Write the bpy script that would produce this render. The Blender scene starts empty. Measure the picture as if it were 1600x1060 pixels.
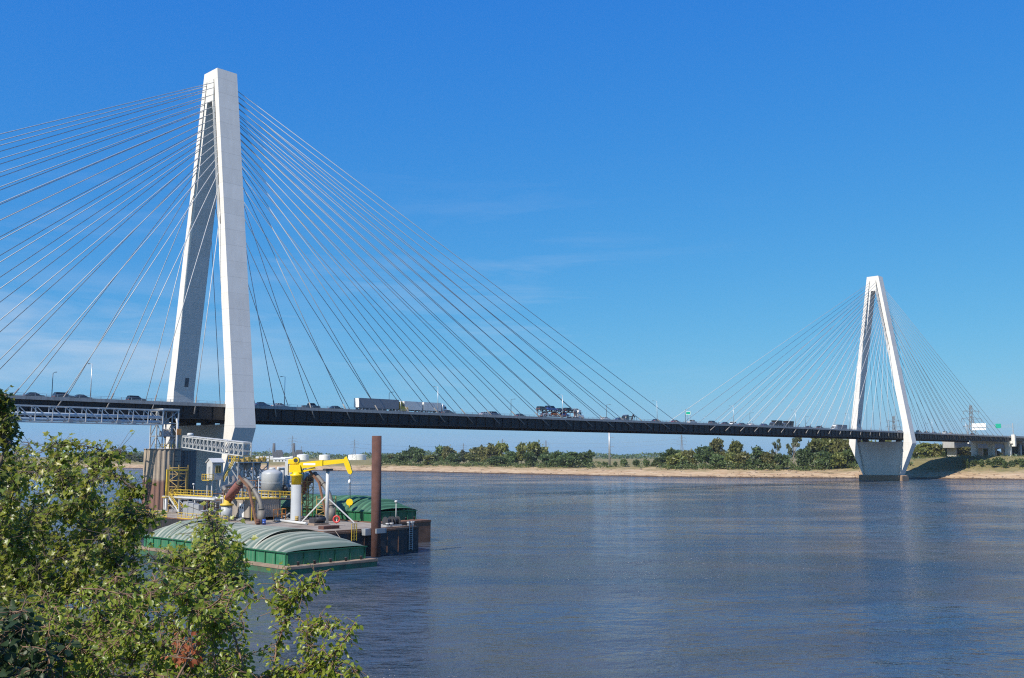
import bpy, math, random
import numpy as np
from mathutils import Vector, Matrix

# ------------------------------------------------------------------ camera, sky, sun, exposure
SC = bpy.context.scene
COL = SC.collection
R = math.radians
CAM_H = 15.0
FPX, CX, CY = 1525.65, 800.0, 530.0          # focal length and centre, photograph pixels
PITCH = R(6.819)
cam = bpy.data.cameras.new('camera'); cam_o = bpy.data.objects.new('camera', cam); COL.objects.link(cam_o)
cam.sensor_width = 36.0; cam.lens = FPX / 1600 * 36.0
cam.clip_start = 0.3; cam.clip_end = 30000
cam_o.location = (0, 0, CAM_H); cam_o.rotation_euler = (R(90) + PITCH, 0, 0)
SC.camera = cam_o
SC.view_settings.view_transform = 'Standard'; SC.view_settings.look = 'None'
SC.view_settings.gamma = 1.0
SC.cycles.use_denoising = False; SC.cycles.denoiser = 'OPENIMAGEDENOISE'; SC.cycles.denoising_prefilter = 'ACCURATE'; SC.cycles.filter_width = 1.15; SC.cycles.sample_clamp_direct = 4.0; SC.cycles.sample_clamp_indirect = 3.0
SC.view_settings.exposure = 0.32

# bridge / dock frame: u along the bridge towards the far bank, v away from the camera
X1, Y1, TH = -86.3224, 278.0022, 0.8085
CT, ST = math.cos(TH), math.sin(TH)
def W(u, v, z=0.0): return Vector((X1 + u*CT - v*ST, Y1 + u*ST + v*CT, z))
def toL(x, y):
    dx, dy = x - X1, y - Y1
    return dx*CT + dy*ST, -dx*ST + dy*CT

SUN_EL, SUN_DA = R(44), R(5.5)
sl = Vector((-math.cos(SUN_EL)*math.cos(SUN_DA), -math.cos(SUN_EL)*math.sin(SUN_DA), math.sin(SUN_EL)))
SUN = Vector((sl.x*CT - sl.y*ST, sl.x*ST + sl.y*CT, sl.z))
sun = bpy.data.lights.new('sun', 'SUN'); sun.energy = 5.0; sun.angle = R(0.53); sun.color = (1.0, 0.94, 0.84)
sun_o = bpy.data.objects.new('sun', sun); COL.objects.link(sun_o)
sun_o.rotation_euler = (-SUN).to_track_quat('-Z', 'Y').to_euler()
sun_o.location = (0, 0, 300)

def N(nt, kind, **kw):
    n = nt.nodes.new(kind)
    for k, v in kw.items():
        if k in n.inputs.keys(): n.inputs[k].default_value = v
        else: setattr(n, k, v)
    return n
world = bpy.data.worlds.new('World'); SC.world = world; world.use_nodes = True
wt = world.node_tree; wt.nodes.clear()
sky = N(wt, 'ShaderNodeTexSky', sky_type='NISHITA', sun_disc=False, sun_elevation=SUN_EL,
        sun_rotation=math.atan2(SUN.x, SUN.y), air_density=1.0, dust_density=0.5, ozone_density=6.0, altitude=100)
# contrast of the clear autumn sky: per-channel gain and gamma on the sky radiance
SKY_S = 0.11
sep = N(wt, 'ShaderNodeSeparateColor'); hs = N(wt, 'ShaderNodeCombineColor')
wt.links.new(sky.outputs[0], sep.inputs[0])
for i_, (k_, g_) in enumerate(((0.47, 1.30), (0.57, 0.72), (0.66, 0.18))):
    s0 = N(wt, 'ShaderNodeMath', operation='MULTIPLY'); s0.inputs[1].default_value = SKY_S
    s1 = N(wt, 'ShaderNodeMath', operation='MINIMUM'); s1.inputs[1].default_value = 1.6
    s2 = N(wt, 'ShaderNodeMath', operation='POWER'); s2.inputs[1].default_value = g_
    s3 = N(wt, 'ShaderNodeMath', operation='MULTIPLY'); s3.inputs[1].default_value = k_/SKY_S
    wt.links.new(sep.outputs[i_], s0.inputs[0]); wt.links.new(s0.outputs[0], s1.inputs[0]); wt.links.new(s1.outputs[0], s2.inputs[0])
    wt.links.new(s2.outputs[0], s3.inputs[0]); wt.links.new(s3.outputs[0], hs.inputs[i_])
bg = N(wt, 'ShaderNodeBackground'); bg.inputs['Strength'].default_value = SKY_S
wo = N(wt, 'ShaderNodeOutputWorld')
# thin cirrus
tc = N(wt, 'ShaderNodeTexCoord')
mp = N(wt, 'ShaderNodeMapping'); mp.inputs['Scale'].default_value = (3.0, 3.0, 26.0); mp.inputs['Rotation'].default_value = (0.0, 0.05, 0.0); mp.inputs['Location'].default_value = (10.5, 5.4, 13.8)
ns = N(wt, 'ShaderNodeTexNoise', Scale=1.5, Detail=7.0, Roughness=0.62, Distortion=0.5)
cr = N(wt, 'ShaderNodeMapRange'); cr.inputs['From Min'].default_value = 0.50; cr.inputs['From Max'].default_value = 0.82
sx = N(wt, 'ShaderNodeSeparateXYZ')
m1 = N(wt, 'ShaderNodeMapRange'); m1.inputs['From Min'].default_value = 0.0; m1.inputs['From Max'].default_value = 0.06
m2 = N(wt, 'ShaderNodeMapRange'); m2.inputs['From Min'].default_value = 0.30; m2.inputs['From Max'].default_value = 0.14
mu = N(wt, 'ShaderNodeMath', operation='MULTIPLY'); mu2 = N(wt, 'ShaderNodeMath', operation='MULTIPLY'); mu3 = N(wt, 'ShaderNodeMath', operation='MULTIPLY')
mu3.inputs[1].default_value = 0.22
mx = N(wt, 'ShaderNodeMix', data_type='RGBA')
mx.inputs['B'].default_value = (5.6, 5.9, 6.4, 1)
L = wt.links.new
L(tc.outputs['Generated'], mp.inputs['Vector']); L(mp.outputs[0], ns.inputs['Vector']); L(ns.outputs['Fac'], cr.inputs['Value'])
L(tc.outputs['Generated'], sx.inputs[0]); L(sx.outputs['Z'], m1.inputs['Value']); L(sx.outputs['Z'], m2.inputs['Value'])
L(m1.outputs[0], mu.inputs[0]); L(m2.outputs[0], mu.inputs[1]); L(mu.outputs[0], mu2.inputs[0]); L(cr.outputs[0], mu2.inputs[1])
fx = N(wt, 'ShaderNodeMapRange'); fx.inputs['From Min'].default_value = 0.26; fx.inputs['From Max'].default_value = 0.02; L(sx.outputs['X'], fx.inputs['Value'])
mux = N(wt, 'ShaderNodeMath', operation='MULTIPLY'); L(mu2.outputs[0], mux.inputs[0]); L(fx.outputs[0], mux.inputs[1]); L(mux.outputs[0], mu3.inputs[0])
fl_ = N(wt, 'ShaderNodeMapRange'); fl_.interpolation_type = 'SMOOTHSTEP'; fl_.inputs['From Min'].default_value = -0.12; fl_.inputs['From Max'].default_value = -0.40; L(sx.outputs['X'], fl_.inputs['Value'])
z1_ = N(wt, 'ShaderNodeMapRange'); z1_.interpolation_type = 'SMOOTHSTEP'; z1_.inputs['From Min'].default_value = 0.035; z1_.inputs['From Max'].default_value = 0.10; L(sx.outputs['Z'], z1_.inputs['Value'])
z2_ = N(wt, 'ShaderNodeMapRange'); z2_.interpolation_type = 'SMOOTHSTEP'; z2_.inputs['From Min'].default_value = 0.19; z2_.inputs['From Max'].default_value = 0.11; L(sx.outputs['Z'], z2_.inputs['Value'])
mp2 = N(wt, 'ShaderNodeMapping'); mp2.inputs['Scale'].default_value = (2.2, 2.2, 17.0); mp2.inputs['Location'].default_value = (3.1, 0.4, 1.9); L(tc.outputs['Generated'], mp2.inputs['Vector'])
ns2 = N(wt, 'ShaderNodeTexNoise', Scale=1.6, Detail=6.0, Roughness=0.58, Distortion=0.4); L(mp2.outputs[0], ns2.inputs['Vector'])
c2_ = N(wt, 'ShaderNodeMapRange'); c2_.inputs['From Min'].default_value = 0.36; c2_.inputs['From Max'].default_value = 0.72; c2_.inputs['To Max'].default_value = 0.62; L(ns2.outputs['Fac'], c2_.inputs['Value'])
q1 = N(wt, 'ShaderNodeMath', operation='MULTIPLY'); L(fl_.outputs[0], q1.inputs[0]); L(z1_.outputs[0], q1.inputs[1])
q2 = N(wt, 'ShaderNodeMath', operation='MULTIPLY'); L(q1.outputs[0], q2.inputs[0]); L(z2_.outputs[0], q2.inputs[1])
q3 = N(wt, 'ShaderNodeMath', operation='MULTIPLY'); L(q2.outputs[0], q3.inputs[0]); L(c2_.outputs[0], q3.inputs[1])
q4 = N(wt, 'ShaderNodeMath', operation='MAXIMUM'); L(q3.outputs[0], q4.inputs[0]); L(mu3.outputs[0], q4.inputs[1])
L(q4.outputs[0], mx.inputs['Factor']); L(hs.outputs[0], mx.inputs['A'])
L(mx.outputs['Result'], bg.inputs['Color']); L(bg.outputs[0], wo.inputs[0])

random.seed(7); RNG = np.random.default_rng(11)

# ------------------------------------------------------------------ pixel helpers (photograph 1600 x 1060)
cp, sp = math.cos(PITCH), math.sin(PITCH)
def ray(px, py):
    a = (px - CX)/FPX; b = (CY - py)/FPX
    return Vector((a, cp - b*sp, sp + b*cp))
def wpt(px, py, d):                      # world point at forward distance d
    r = ray(px, py); t = d/r.y
    return Vector((r.x*t, d, CAM_H + r.z*t))
def at(px, py, d):                       # the same in (u, v, z)
    p = wpt(px, py, d); u, v = toL(p.x, p.y)
    return Vector((u, v, p.z))

# ------------------------------------------------------------------ materials
M = {}
def mat(name, col, rough=0.7, metal=0.0, var=0.12, scale=0.6, col2=None, bump=0.0, bscale=8.0, streak=0.0, spec=0.5,
        streak_col=(0.12, 0.09, 0.07), coat=0.0):
    m = bpy.data.materials.new(name); m.use_nodes = True; nt = m.node_tree; l = nt.links.new
    b = nt.nodes['Principled BSDF']
    b.inputs['Roughness'].default_value = rough; b.inputs['Metallic'].default_value = metal
    b.inputs['Specular IOR Level'].default_value = spec; b.inputs['Coat Weight'].default_value = coat
    c = tuple(col) + (1,)
    tcn = N(nt, 'ShaderNodeTexCoord')
    n1 = N(nt, 'ShaderNodeTexNoise', Scale=scale, Detail=6.0, Roughness=0.6)
    l(tcn.outputs['Object'], n1.inputs['Vector'])
    mr = N(nt, 'ShaderNodeMapRange'); mr.inputs['From Min'].default_value = 0.3; mr.inputs['From Max'].default_value = 0.7
    l(n1.outputs['Fac'], mr.inputs['Value'])
    mixn = N(nt, 'ShaderNodeMix', data_type='RGBA')
    mixn.inputs['A'].default_value = tuple(min(1, x*(1+var)) for x in col) + (1,)
    mixn.inputs['B'].default_value = (tuple(col2) if col2 else tuple(x*(1-var) for x in col)) + (1,)
    l(mr.outputs[0], mixn.inputs['Factor'])
    out = mixn.outputs['Result']
    if streak > 0:
        mpn = N(nt, 'ShaderNodeMapping'); mpn.inputs['Scale'].default_value = (1.6, 1.6, 0.09)
        n2 = N(nt, 'ShaderNodeTexNoise', Scale=1.3, Detail=5.0, Roughness=0.65)
        l(tcn.outputs['Object'], mpn.inputs['Vector']); l(mpn.outputs[0], n2.inputs['Vector'])
        r2 = N(nt, 'ShaderNodeMapRange'); r2.inputs['From Min'].default_value = 0.5; r2.inputs['From Max'].default_value = 0.75
        r2.inputs['To Max'].default_value = streak
        l(n2.outputs['Fac'], r2.inputs['Value'])
        mk = N(nt, 'ShaderNodeMix', data_type='RGBA'); mk.inputs['B'].default_value = tuple(streak_col) + (1,)
        l(out, mk.inputs['A']); l(r2.outputs[0], mk.inputs['Factor']); out = mk.outputs['Result']
    l(out, b.inputs['Base Color'])
    if bump > 0:
        nb = N(nt, 'ShaderNodeTexNoise', Scale=bscale, Detail=4.0)
        l(tcn.outputs['Object'], nb.inputs['Vector'])
        bp = N(nt, 'ShaderNodeBump'); bp.inputs['Strength'].default_value = bump; bp.inputs['Distance'].default_value = 0.05
        l(nb.outputs['Fac'], bp.inputs['Height']); l(bp.outputs[0], b.inputs['Normal'])
    M[name] = m
    return m

def concrete():
    m = bpy.data.materials.new('concrete'); m.use_nodes = True; nt = m.node_tree; l = nt.links.new
    b = nt.nodes['Principled BSDF']; b.inputs['Roughness'].default_value = 0.85
    tcn = N(nt, 'ShaderNodeTexCoord'); s = N(nt, 'ShaderNodeSeparateXYZ'); l(tcn.outputs['Object'], s.inputs[0])
    n1 = N(nt, 'ShaderNodeTexNoise', Scale=0.25, Detail=8.0, Roughness=0.65); l(tcn.outputs['Object'], n1.inputs['Vector'])
    mpn = N(nt, 'ShaderNodeMapping'); mpn.inputs['Scale'].default_value = (0.9, 0.9, 0.03); l(tcn.outputs['Object'], mpn.inputs['Vector'])
    n2 = N(nt, 'ShaderNodeTexNoise', Scale=1.0, Detail=6.0, Roughness=0.6); l(mpn.outputs[0], n2.inputs['Vector'])
    a = N(nt, 'ShaderNodeMath', operation='ADD'); l(n1.outputs['Fac'], a.inputs[0]); l(n2.outputs['Fac'], a.inputs[1])
    mr = N(nt, 'ShaderNodeMapRange'); mr.inputs['From Min'].default_value = 0.75; mr.inputs['From Max'].default_value = 1.25
    l(a.outputs[0], mr.inputs['Value'])
    mixn = N(nt, 'ShaderNodeMix', data_type='RGBA'); mixn.inputs['A'].default_value = (0.74, 0.71, 0.66, 1); mixn.inputs['B'].default_value = (0.67, 0.64, 0.59, 1)
    l(mr.outputs[0], mixn.inputs['Factor'])
    # pour joints every 4.6 m
    d = N(nt, 'ShaderNodeMath', operation='DIVIDE'); d.inputs[1].default_value = 4.6; l(s.outputs['Z'], d.inputs[0])
    fr = N(nt, 'ShaderNodeMath', operation='FRACT'); l(d.outputs[0], fr.inputs[0])
    lt = N(nt, 'ShaderNodeMath', operation='LESS_THAN'); lt.inputs[1].default_value = 0.035; l(fr.outputs[0], lt.inputs[0])
    fl = N(nt, 'ShaderNodeMath', operation='FLOOR'); l(d.outputs[0], fl.inputs[0])
    wn = N(nt, 'ShaderNodeTexWhiteNoise', noise_dimensions='1D'); l(fl.outputs[0], wn.inputs['W'])
    k = N(nt, 'ShaderNodeMapRange'); k.inputs['To Min'].default_value = 0.94; k.inputs['To Max'].default_value = 1.0; l(wn.outputs['Value'], k.inputs['Value'])
    j = N(nt, 'ShaderNodeMapRange'); j.inputs['To Min'].default_value = 1.0; j.inputs['To Max'].default_value = 0.86; l(lt.outputs[0], j.inputs['Value'])
    kk = N(nt, 'ShaderNodeMath', operation='MULTIPLY'); l(k.outputs[0], kk.inputs[0]); l(j.outputs[0], kk.inputs[1])
    vm = N(nt, 'ShaderNodeVectorMath', operation='SCALE'); l(mixn.outputs['Result'], vm.inputs[0]); l(kk.outputs[0], vm.inputs['Scale'])
    l(vm.outputs[0], b.inputs['Base Color'])
    M['concrete'] = m
concrete()
mat('concrete_pier', (0.36, 0.35, 0.33), 0.9, var=0.15, scale=0.2, streak=0.4, streak_col=(0.16, 0.14, 0.12))
mat('plinth_brown', (0.30, 0.20, 0.13), 0.9, var=0.2, scale=0.5)
mat('parapet', (0.36, 0.35, 0.33), 0.85, var=0.15, scale=0.5, streak=0.5)
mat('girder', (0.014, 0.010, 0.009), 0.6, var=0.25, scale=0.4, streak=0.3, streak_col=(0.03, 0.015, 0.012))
mat('asphalt', (0.06, 0.06, 0.06), 0.95, var=0.2, scale=0.3)
mat('stay_white', (0.48, 0.48, 0.475), 0.4, var=0.03)
mat('stay_steel', (0.22, 0.20, 0.18), 0.5, var=0.2)
mat('slot_shade', (0.10, 0.09, 0.08), 0.8)
mat('hatch', (0.10, 0.11, 0.12), 0.7)
mat('grey_steel', (0.33, 0.34, 0.35), 0.5, metal=0.2, var=0.12, streak=0.25, streak_col=(0.22, 0.15, 0.10))
mat('pale_steel', (0.50, 0.505, 0.50), 0.5, var=0.08, streak=0.2, streak_col=(0.35, 0.30, 0.25))
mat('pale_blue', (0.50, 0.58, 0.64), 0.5, var=0.06)
mat('tank_grey', (0.36, 0.375, 0.385), 0.45, var=0.07, streak=0.25, streak_col=(0.30, 0.26, 0.22))
mat('yellow', (0.60, 0.41, 0.04), 0.55, var=0.2, streak=0.45, streak_col=(0.35, 0.20, 0.05))
mat('crane_yellow', (0.82, 0.56, 0.004), 0.38, var=0.06, streak=0.12, streak_col=(0.45, 0.30, 0.05), coat=0.2)
mat('yellow_old', (0.36, 0.25, 0.08), 0.7, var=0.25, streak=0.5, streak_col=(0.22, 0.12, 0.05))
mat('orange', (0.62, 0.25, 0.06), 0.6, var=0.2)
mat('rust', (0.095, 0.042, 0.032), 0.9, var=0.3, scale=0.9, bump=0.3, streak=0.6, streak_col=(0.06, 0.028, 0.022))
mat('rust_red', (0.24, 0.085, 0.07), 0.8, var=0.25, streak=0.5)
mat('rust_hull', (0.17, 0.085, 0.05), 0.85, var=0.4, scale=0.5, streak=0.6, streak_col=(0.07, 0.04, 0.03))
mat('duct', (0.15, 0.137, 0.12), 0.6, var=0.2, streak=0.5, streak_col=(0.20, 0.12, 0.08))
mat('black_hull', (0.028, 0.027, 0.030), 0.55, var=0.35, scale=0.35, streak=0.6, streak_col=(0.09, 0.05, 0.04))
mat('deck', (0.31, 0.27, 0.225), 0.9, var=0.15, scale=0.35, col2=(0.17, 0.13, 0.10), bump=0.2)
mat('deck_rust', (0.26, 0.19, 0.14), 0.9, var=0.35, scale=0.6)
mat('green_hull', (0.034, 0.175, 0.088), 0.55, var=0.22, scale=0.5, streak=0.45, streak_col=(0.28, 0.26, 0.18))
mat('green_far', (0.018, 0.13, 0.055), 0.55, var=0.2, scale=0.5, streak=0.3, streak_col=(0.20, 0.17, 0.10))
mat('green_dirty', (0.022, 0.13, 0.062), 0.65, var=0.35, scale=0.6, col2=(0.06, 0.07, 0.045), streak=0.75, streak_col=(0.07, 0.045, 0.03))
mat('green_rib', (0.016, 0.12, 0.055), 0.6, var=0.2)
mat('cover_pale', (0.36, 0.355, 0.29), 0.65, var=0.12, scale=0.3, col2=(0.24, 0.27, 0.215), streak=0.3, streak_col=(0.40, 0.36, 0.28))
mat('cover_green', (0.075, 0.18, 0.095), 0.6, var=0.15, scale=0.4, col2=(0.035, 0.11, 0.055))
mat('siding', (0.34, 0.30, 0.26), 0.7, var=0.08)
mat('cabin', (0.46, 0.455, 0.44), 0.6, var=0.05)
mat('white_paint', (0.80, 0.79, 0.76), 0.5, var=0.05)
mat('dark_glass', (0.02, 0.025, 0.03), 0.08, var=0.1)
mat('rubber', (0.02, 0.02, 0.02), 0.8)
mat('black_gear', (0.035, 0.035, 0.04), 0.6, var=0.3)
mat('red', (0.55, 0.05, 0.04), 0.5)
mat('sign_green', (0.01, 0.34, 0.22), 0.4, var=0.05)
mat('galv', (0.45, 0.46, 0.47), 0.45, metal=0.5, var=0.1)
mat('dark_pole', (0.10, 0.11, 0.12), 0.5)
mat('aluminium', (0.62, 0.62, 0.60), 0.4, metal=0.6, var=0.05)
mat('pylon_grey', (0.20, 0.21, 0.22), 0.6)
mat('chimney', (0.09, 0.095, 0.105), 0.85, var=0.1, scale=0.1)
mat('tank_white', (0.78, 0.76, 0.70), 0.6, var=0.06, scale=0.1)
mat('shed_white', (0.66, 0.65, 0.62), 0.7, var=0.1)
mat('bark', (0.13, 0.10, 0.075), 0.9, var=0.25, scale=3)
mat('bark_pale', (0.30, 0.26, 0.21), 0.9, var=0.2, scale=3)
mat('twig', (0.20, 0.12, 0.075), 0.8, var=0.2, scale=3)
mat('brick_old', (0.26, 0.17, 0.12), 0.9, var=0.2)
for nm, c in dict(black=(0.012, 0.012, 0.014), charcoal=(0.05, 0.055, 0.06), navy=(0.02, 0.035, 0.10), blue=(0.03, 0.08, 0.32), silver=(0.42, 0.43, 0.44),
                  white=(0.78, 0.78, 0.77), red=(0.35, 0.03, 0.02), tan=(0.36, 0.31, 0.24), maroon=(0.13, 0.02, 0.02), yellow=(0.75, 0.42, 0.02), orange=(0.6, 0.2, 0.04)).items():
    mat('car_' + nm, c, 0.3, var=0.02, coat=0.6)
mat('trailer_side', (0.20, 0.21, 0.235), 0.5, var=0.06)

def leaf_mat(name, cols, trans=0.35, rough=0.45):
    m = bpy.data.materials.new(name); m.use_nodes = True; nt = m.node_tree; l = nt.links.new
    nt.nodes.clear()
    out = N(nt, 'ShaderNodeOutputMaterial')
    g = N(nt, 'ShaderNodeNewGeometry'); oi = N(nt, 'ShaderNodeObjectInfo')
    ramp = N(nt, 'ShaderNodeValToRGB')
    els = ramp.color_ramp.elements
    for i, c in enumerate(cols):
        e = els[i] if i < 2 else els.new(1.0)
        e.position = i/(len(cols)-1); e.color = tuple(c) + (1,)
    for i in range(len(cols)): els[i].position = i/(len(cols)-1)
    tcn = N(nt, 'ShaderNodeTexCoord'); nz = N(nt, 'ShaderNodeTexNoise', Scale=0.35, Detail=2.0)
    l(tcn.outputs['Object'], nz.inputs['Vector'])
    ad = N(nt, 'ShaderNodeMix', data_type='FLOAT'); ad.inputs[0].default_value = 0.4
    l(g.outputs['Random Per Island'], ad.inputs[2]); l(nz.outputs['Fac'], ad.inputs[3])
    l(ad.outputs[0], ramp.inputs['Fac'])
    pb = N(nt, 'ShaderNodeBsdfPrincipled'); pb.inputs['Roughness'].default_value = rough
    pb.inputs['Specular IOR Level'].default_value = 0.4
    tr = N(nt, 'ShaderNodeBsdfTranslucent'); mxs = N(nt, 'ShaderNodeMixShader'); mxs.inputs[0].default_value = trans
    hsv = N(nt, 'ShaderNodeHueSaturation'); hsv.inputs['Value'].default_value = 1.5
    # every tree a slightly different shade
    tv = N(nt, 'ShaderNodeMapRange'); tv.inputs['To Min'].default_value = 0.72; tv.inputs['To Max'].default_value = 1.25
    l(oi.outputs['Random'], tv.inputs['Value'])
    hv = N(nt, 'ShaderNodeHueSaturation'); l(tv.outputs[0], hv.inputs['Value']); l(ramp.outputs[0], hv.inputs['Color'])
    l(hv.outputs[0], pb.inputs['Base Color']); l(hv.outputs[0], hsv.inputs['Color']); l(hsv.outputs[0], tr.inputs['Color'])
    l(pb.outputs[0], mxs.inputs[1]); l(tr.outputs[0], mxs.inputs[2]); l(mxs.outputs[0], out.inputs[0])
    M[name] = m
leaf_mat('leaf_dark', [(0.0517, 0.0862, 0.0322), (0.092, 0.138, 0.046), (0.1323, 0.1725, 0.0575)])
leaf_mat('leaf_olive', [(0.0978, 0.1265, 0.0322), (0.1667, 0.184, 0.046), (0.23, 0.2242, 0.0575)])
leaf_mat('leaf_brown', [(0.0978, 0.1058, 0.0368), (0.1552, 0.1552, 0.0506), (0.2127, 0.1898, 0.0633)])
leaf_mat('leaf_grey', [(0.069, 0.092, 0.0517), (0.1035, 0.1265, 0.069), (0.138, 0.1495, 0.0805)])
leaf_mat('leaf_scrub', [(0.0575, 0.092, 0.0299), (0.0978, 0.138, 0.0414), (0.1495, 0.161, 0.0575)])
leaf_mat('leaf_maple', [(0.0496, 0.1008, 0.0168), (0.1353, 0.2016, 0.0235), (0.2435, 0.2856, 0.0336), (0.3427, 0.336, 0.0588), (0.469, 0.3192, 0.0252)], 0.42, 0.35)
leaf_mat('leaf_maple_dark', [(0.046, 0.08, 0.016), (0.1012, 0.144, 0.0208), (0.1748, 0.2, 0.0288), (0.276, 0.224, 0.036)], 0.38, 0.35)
leaf_mat('leaf_mulberry', [(0.073, 0.126, 0.0168), (0.1641, 0.2184, 0.0235), (0.2644, 0.3108, 0.0336), (0.3466, 0.3528, 0.0504)], 0.42, 0.35)
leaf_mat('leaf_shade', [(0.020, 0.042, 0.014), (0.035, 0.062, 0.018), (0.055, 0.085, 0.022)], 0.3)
leaf_mat('leaf_red', [(0.20, 0.05, 0.02), (0.32, 0.09, 0.03), (0.22, 0.09, 0.04)], 0.4)

# ------------------------------------------------------------------ mesh builder
ORG = {}
class MB:
    def __init__(s): s.v = []; s.f = []; s.smooth = []
    def add(s, vs, fs, smooth=False):
        o = len(s.v); s.v += [tuple(p) for p in vs]
        for f in fs: s.f.append(tuple(i + o for i in f)); s.smooth.append(smooth)
        return s
    def box(s, x0, x1, y0, y1, z0, z1):
        return s.add([(x0,y0,z0),(x1,y0,z0),(x1,y1,z0),(x0,y1,z0),(x0,y0,z1),(x1,y0,z1),(x1,y1,z1),(x0,y1,z1)],
                     [(0,3,2,1),(4,5,6,7),(0,1,5,4),(1,2,6,5),(2,3,7,6),(3,0,4,7)])
    def cbox(s, c, d): return s.box(c[0]-d[0]/2, c[0]+d[0]/2, c[1]-d[1]/2, c[1]+d[1]/2, c[2]-d[2]/2, c[2]+d[2]/2)
    def bbox(s, x0, x1, y0, y1, z0, z1, b=0.05):      # box with chamfered vertical and top edges
        p = [(x0+b,y0),(x1-b,y0),(x1,y0+b),(x1,y1-b),(x1-b,y1),(x0+b,y1),(x0,y1-b),(x0,y0+b)]
        cx, cy = (x0+x1)/2, (y0+y1)/2
        q = [(x + (b if x < cx else -b), y + (b if y < cy else -b)) for x, y in p]
        vs = [(x,y,z0) for x,y in p] + [(x,y,z1-b) for x,y in p] + [(x,y,z1) for x,y in q]
        fs = [tuple(range(7,-1,-1)), tuple(range(16,24))]
        for k in (0, 8):
            for i in range(8): j = (i+1) % 8; fs.append((k+i, k+j, k+8+j, k+8+i))
        return s.add(vs, fs)
    def bar(s, p, q, w, h=None):
        h = h or w; p, q = Vector(p), Vector(q); d = (q-p)
        if d.length < 1e-6: return s
        d.normalize(); up = Vector((0,0,1)) if abs(d.z) < 0.95 else Vector((1,0,0))
        a = d.cross(up).normalized()*w/2; b = a.cross(d).normalized()*h/2
        vs = [p-a-b, p+a-b, p+a+b, p-a+b, q-a-b, q+a-b, q+a+b, q-a+b]
        return s.add(vs, [(0,3,2,1),(4,5,6,7),(0,1,5,4),(1,2,6,5),(2,3,7,6),(3,0,4,7)])
    def tube(s, p, q, r, r2=None, n=8, cap=True):
        return s.path([p, q], [r, r if r2 is None else r2], n, cap)
    def path(s, pts, rs, n=8, cap=True):
        pts = [Vector(p) for p in pts]
        if not isinstance(rs, (list, tuple)): rs = [rs]*len(pts)
        o = len(s.v); m = len(pts); ref = None
        for i, p in enumerate(pts):
            t = (pts[min(i+1, m-1)] - pts[max(i-1, 0)])
            if t.length < 1e-9: t = Vector((0,0,1))
            t.normalize()
            if ref is None: ref = Vector((0,0,1)) if abs(t.z) < 0.9 else Vector((1,0,0))
            a = t.cross(ref)
            if a.length < 1e-5: a = t.cross(Vector((0,1,0.3)))
            a.normalize(); b = t.cross(a).normalized(); ref = -b if False else ref
            for k in range(n):
                g = 2*math.pi*k/n
                s.v.append(tuple(p + (a*math.cos(g) + b*math.sin(g))*rs[i]))
        for i in range(m-1):
            for k in range(n):
                k2 = (k+1) % n
                s.f.append((o+i*n+k, o+i*n+k2, o+(i+1)*n+k2, o+(i+1)*n+k)); s.smooth.append(True)
        if cap:
            s.f.append(tuple(o+k for k in range(n-1,-1,-1))); s.smooth.append(False)
            s.f.append(tuple(o+(m-1)*n+k for k in range(n))); s.smooth.append(False)
        return s
    def lathe(s, c, prof, n=20, smooth=True):
        o = len(s.v)
        for r, z in prof:
            for k in range(n):
                g = 2*math.pi*k/n; s.v.append((c[0]+r*math.cos(g), c[1]+r*math.sin(g), c[2]+z))
        for i in range(len(prof)-1):
            for k in range(n):
                k2 = (k+1) % n
                s.f.append((o+i*n+k, o+i*n+k2, o+(i+1)*n+k2, o+(i+1)*n+k)); s.smooth.append(smooth)
        s.f.append(tuple(o+k for k in range(n-1,-1,-1))); s.smooth.append(False)
        e = o+(len(prof)-1)*n; s.f.append(tuple(e+k for k in range(n))); s.smooth.append(False)
        return s
    def rot(s, cx, cy, ang):
        c_, s_ = math.cos(ang), math.sin(ang)
        s.v = [(cx+(x-cx)*c_-(y-cy)*s_, cy+(x-cx)*s_+(y-cy)*c_, z) for x,y,z in s.v]; return s
    def ext(s, poly, axis, a, b):          # extrude a 2-D polygon along an axis: 'x' (y,z), 'y' (x,z), 'z' (x,y)
        n = len(poly)
        def p3(p, t): return {'x': (t, p[0], p[1]), 'y': (p[0], t, p[1]), 'z': (p[0], p[1], t)}[axis]
        vs = [p3(p, a) for p in poly] + [p3(p, b) for p in poly]
        return s.add(vs, [tuple(range(n-1,-1,-1)), tuple(range(n, 2*n))] + [(i, (i+1) % n, n+(i+1) % n, n+i) for i in range(n)])
    def ext_pieces(s, polys, axis, a, b):  # several convex pieces sharing edges, inner faces left out
        cnt = {}
        key = lambda p: (round(p[0], 3), round(p[1], 3))
        for P in polys:
            for i in range(len(P)):
                e = frozenset((key(P[i]), key(P[(i+1) % len(P)]))); cnt[e] = cnt.get(e, 0) + 1
        for P in polys:
            n = len(P)
            def p3(p, t): return {'x': (t, p[0], p[1]), 'y': (p[0], t, p[1]), 'z': (p[0], p[1], t)}[axis]
            vs = [p3(p, a) for p in P] + [p3(p, b) for p in P]
            fs = [tuple(range(n-1,-1,-1)), tuple(range(n, 2*n))]
            for i in range(n):
                if cnt[frozenset((key(P[i]), key(P[(i+1) % n])))] == 1: fs.append((i, (i+1) % n, n+(i+1) % n, n+i))
            s.add(vs, fs)
        return s
    def rail(s, pts, h=1.07, w=0.05, step=1.6, mid=True):
        pts = [Vector(p) for p in pts]
        for p, q in zip(pts, pts[1:]):
            n = max(1, round((q-p).length/step)); U = Vector((0,0,1))
            s.bar(p+U*h, q+U*h, w)
            if mid: s.bar(p+U*h*0.52, q+U*h*0.52, w*0.8)
            for i in range(n+1): b = p.lerp(q, i/n); s.bar(b, b+U*h, w)
        return s
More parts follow.
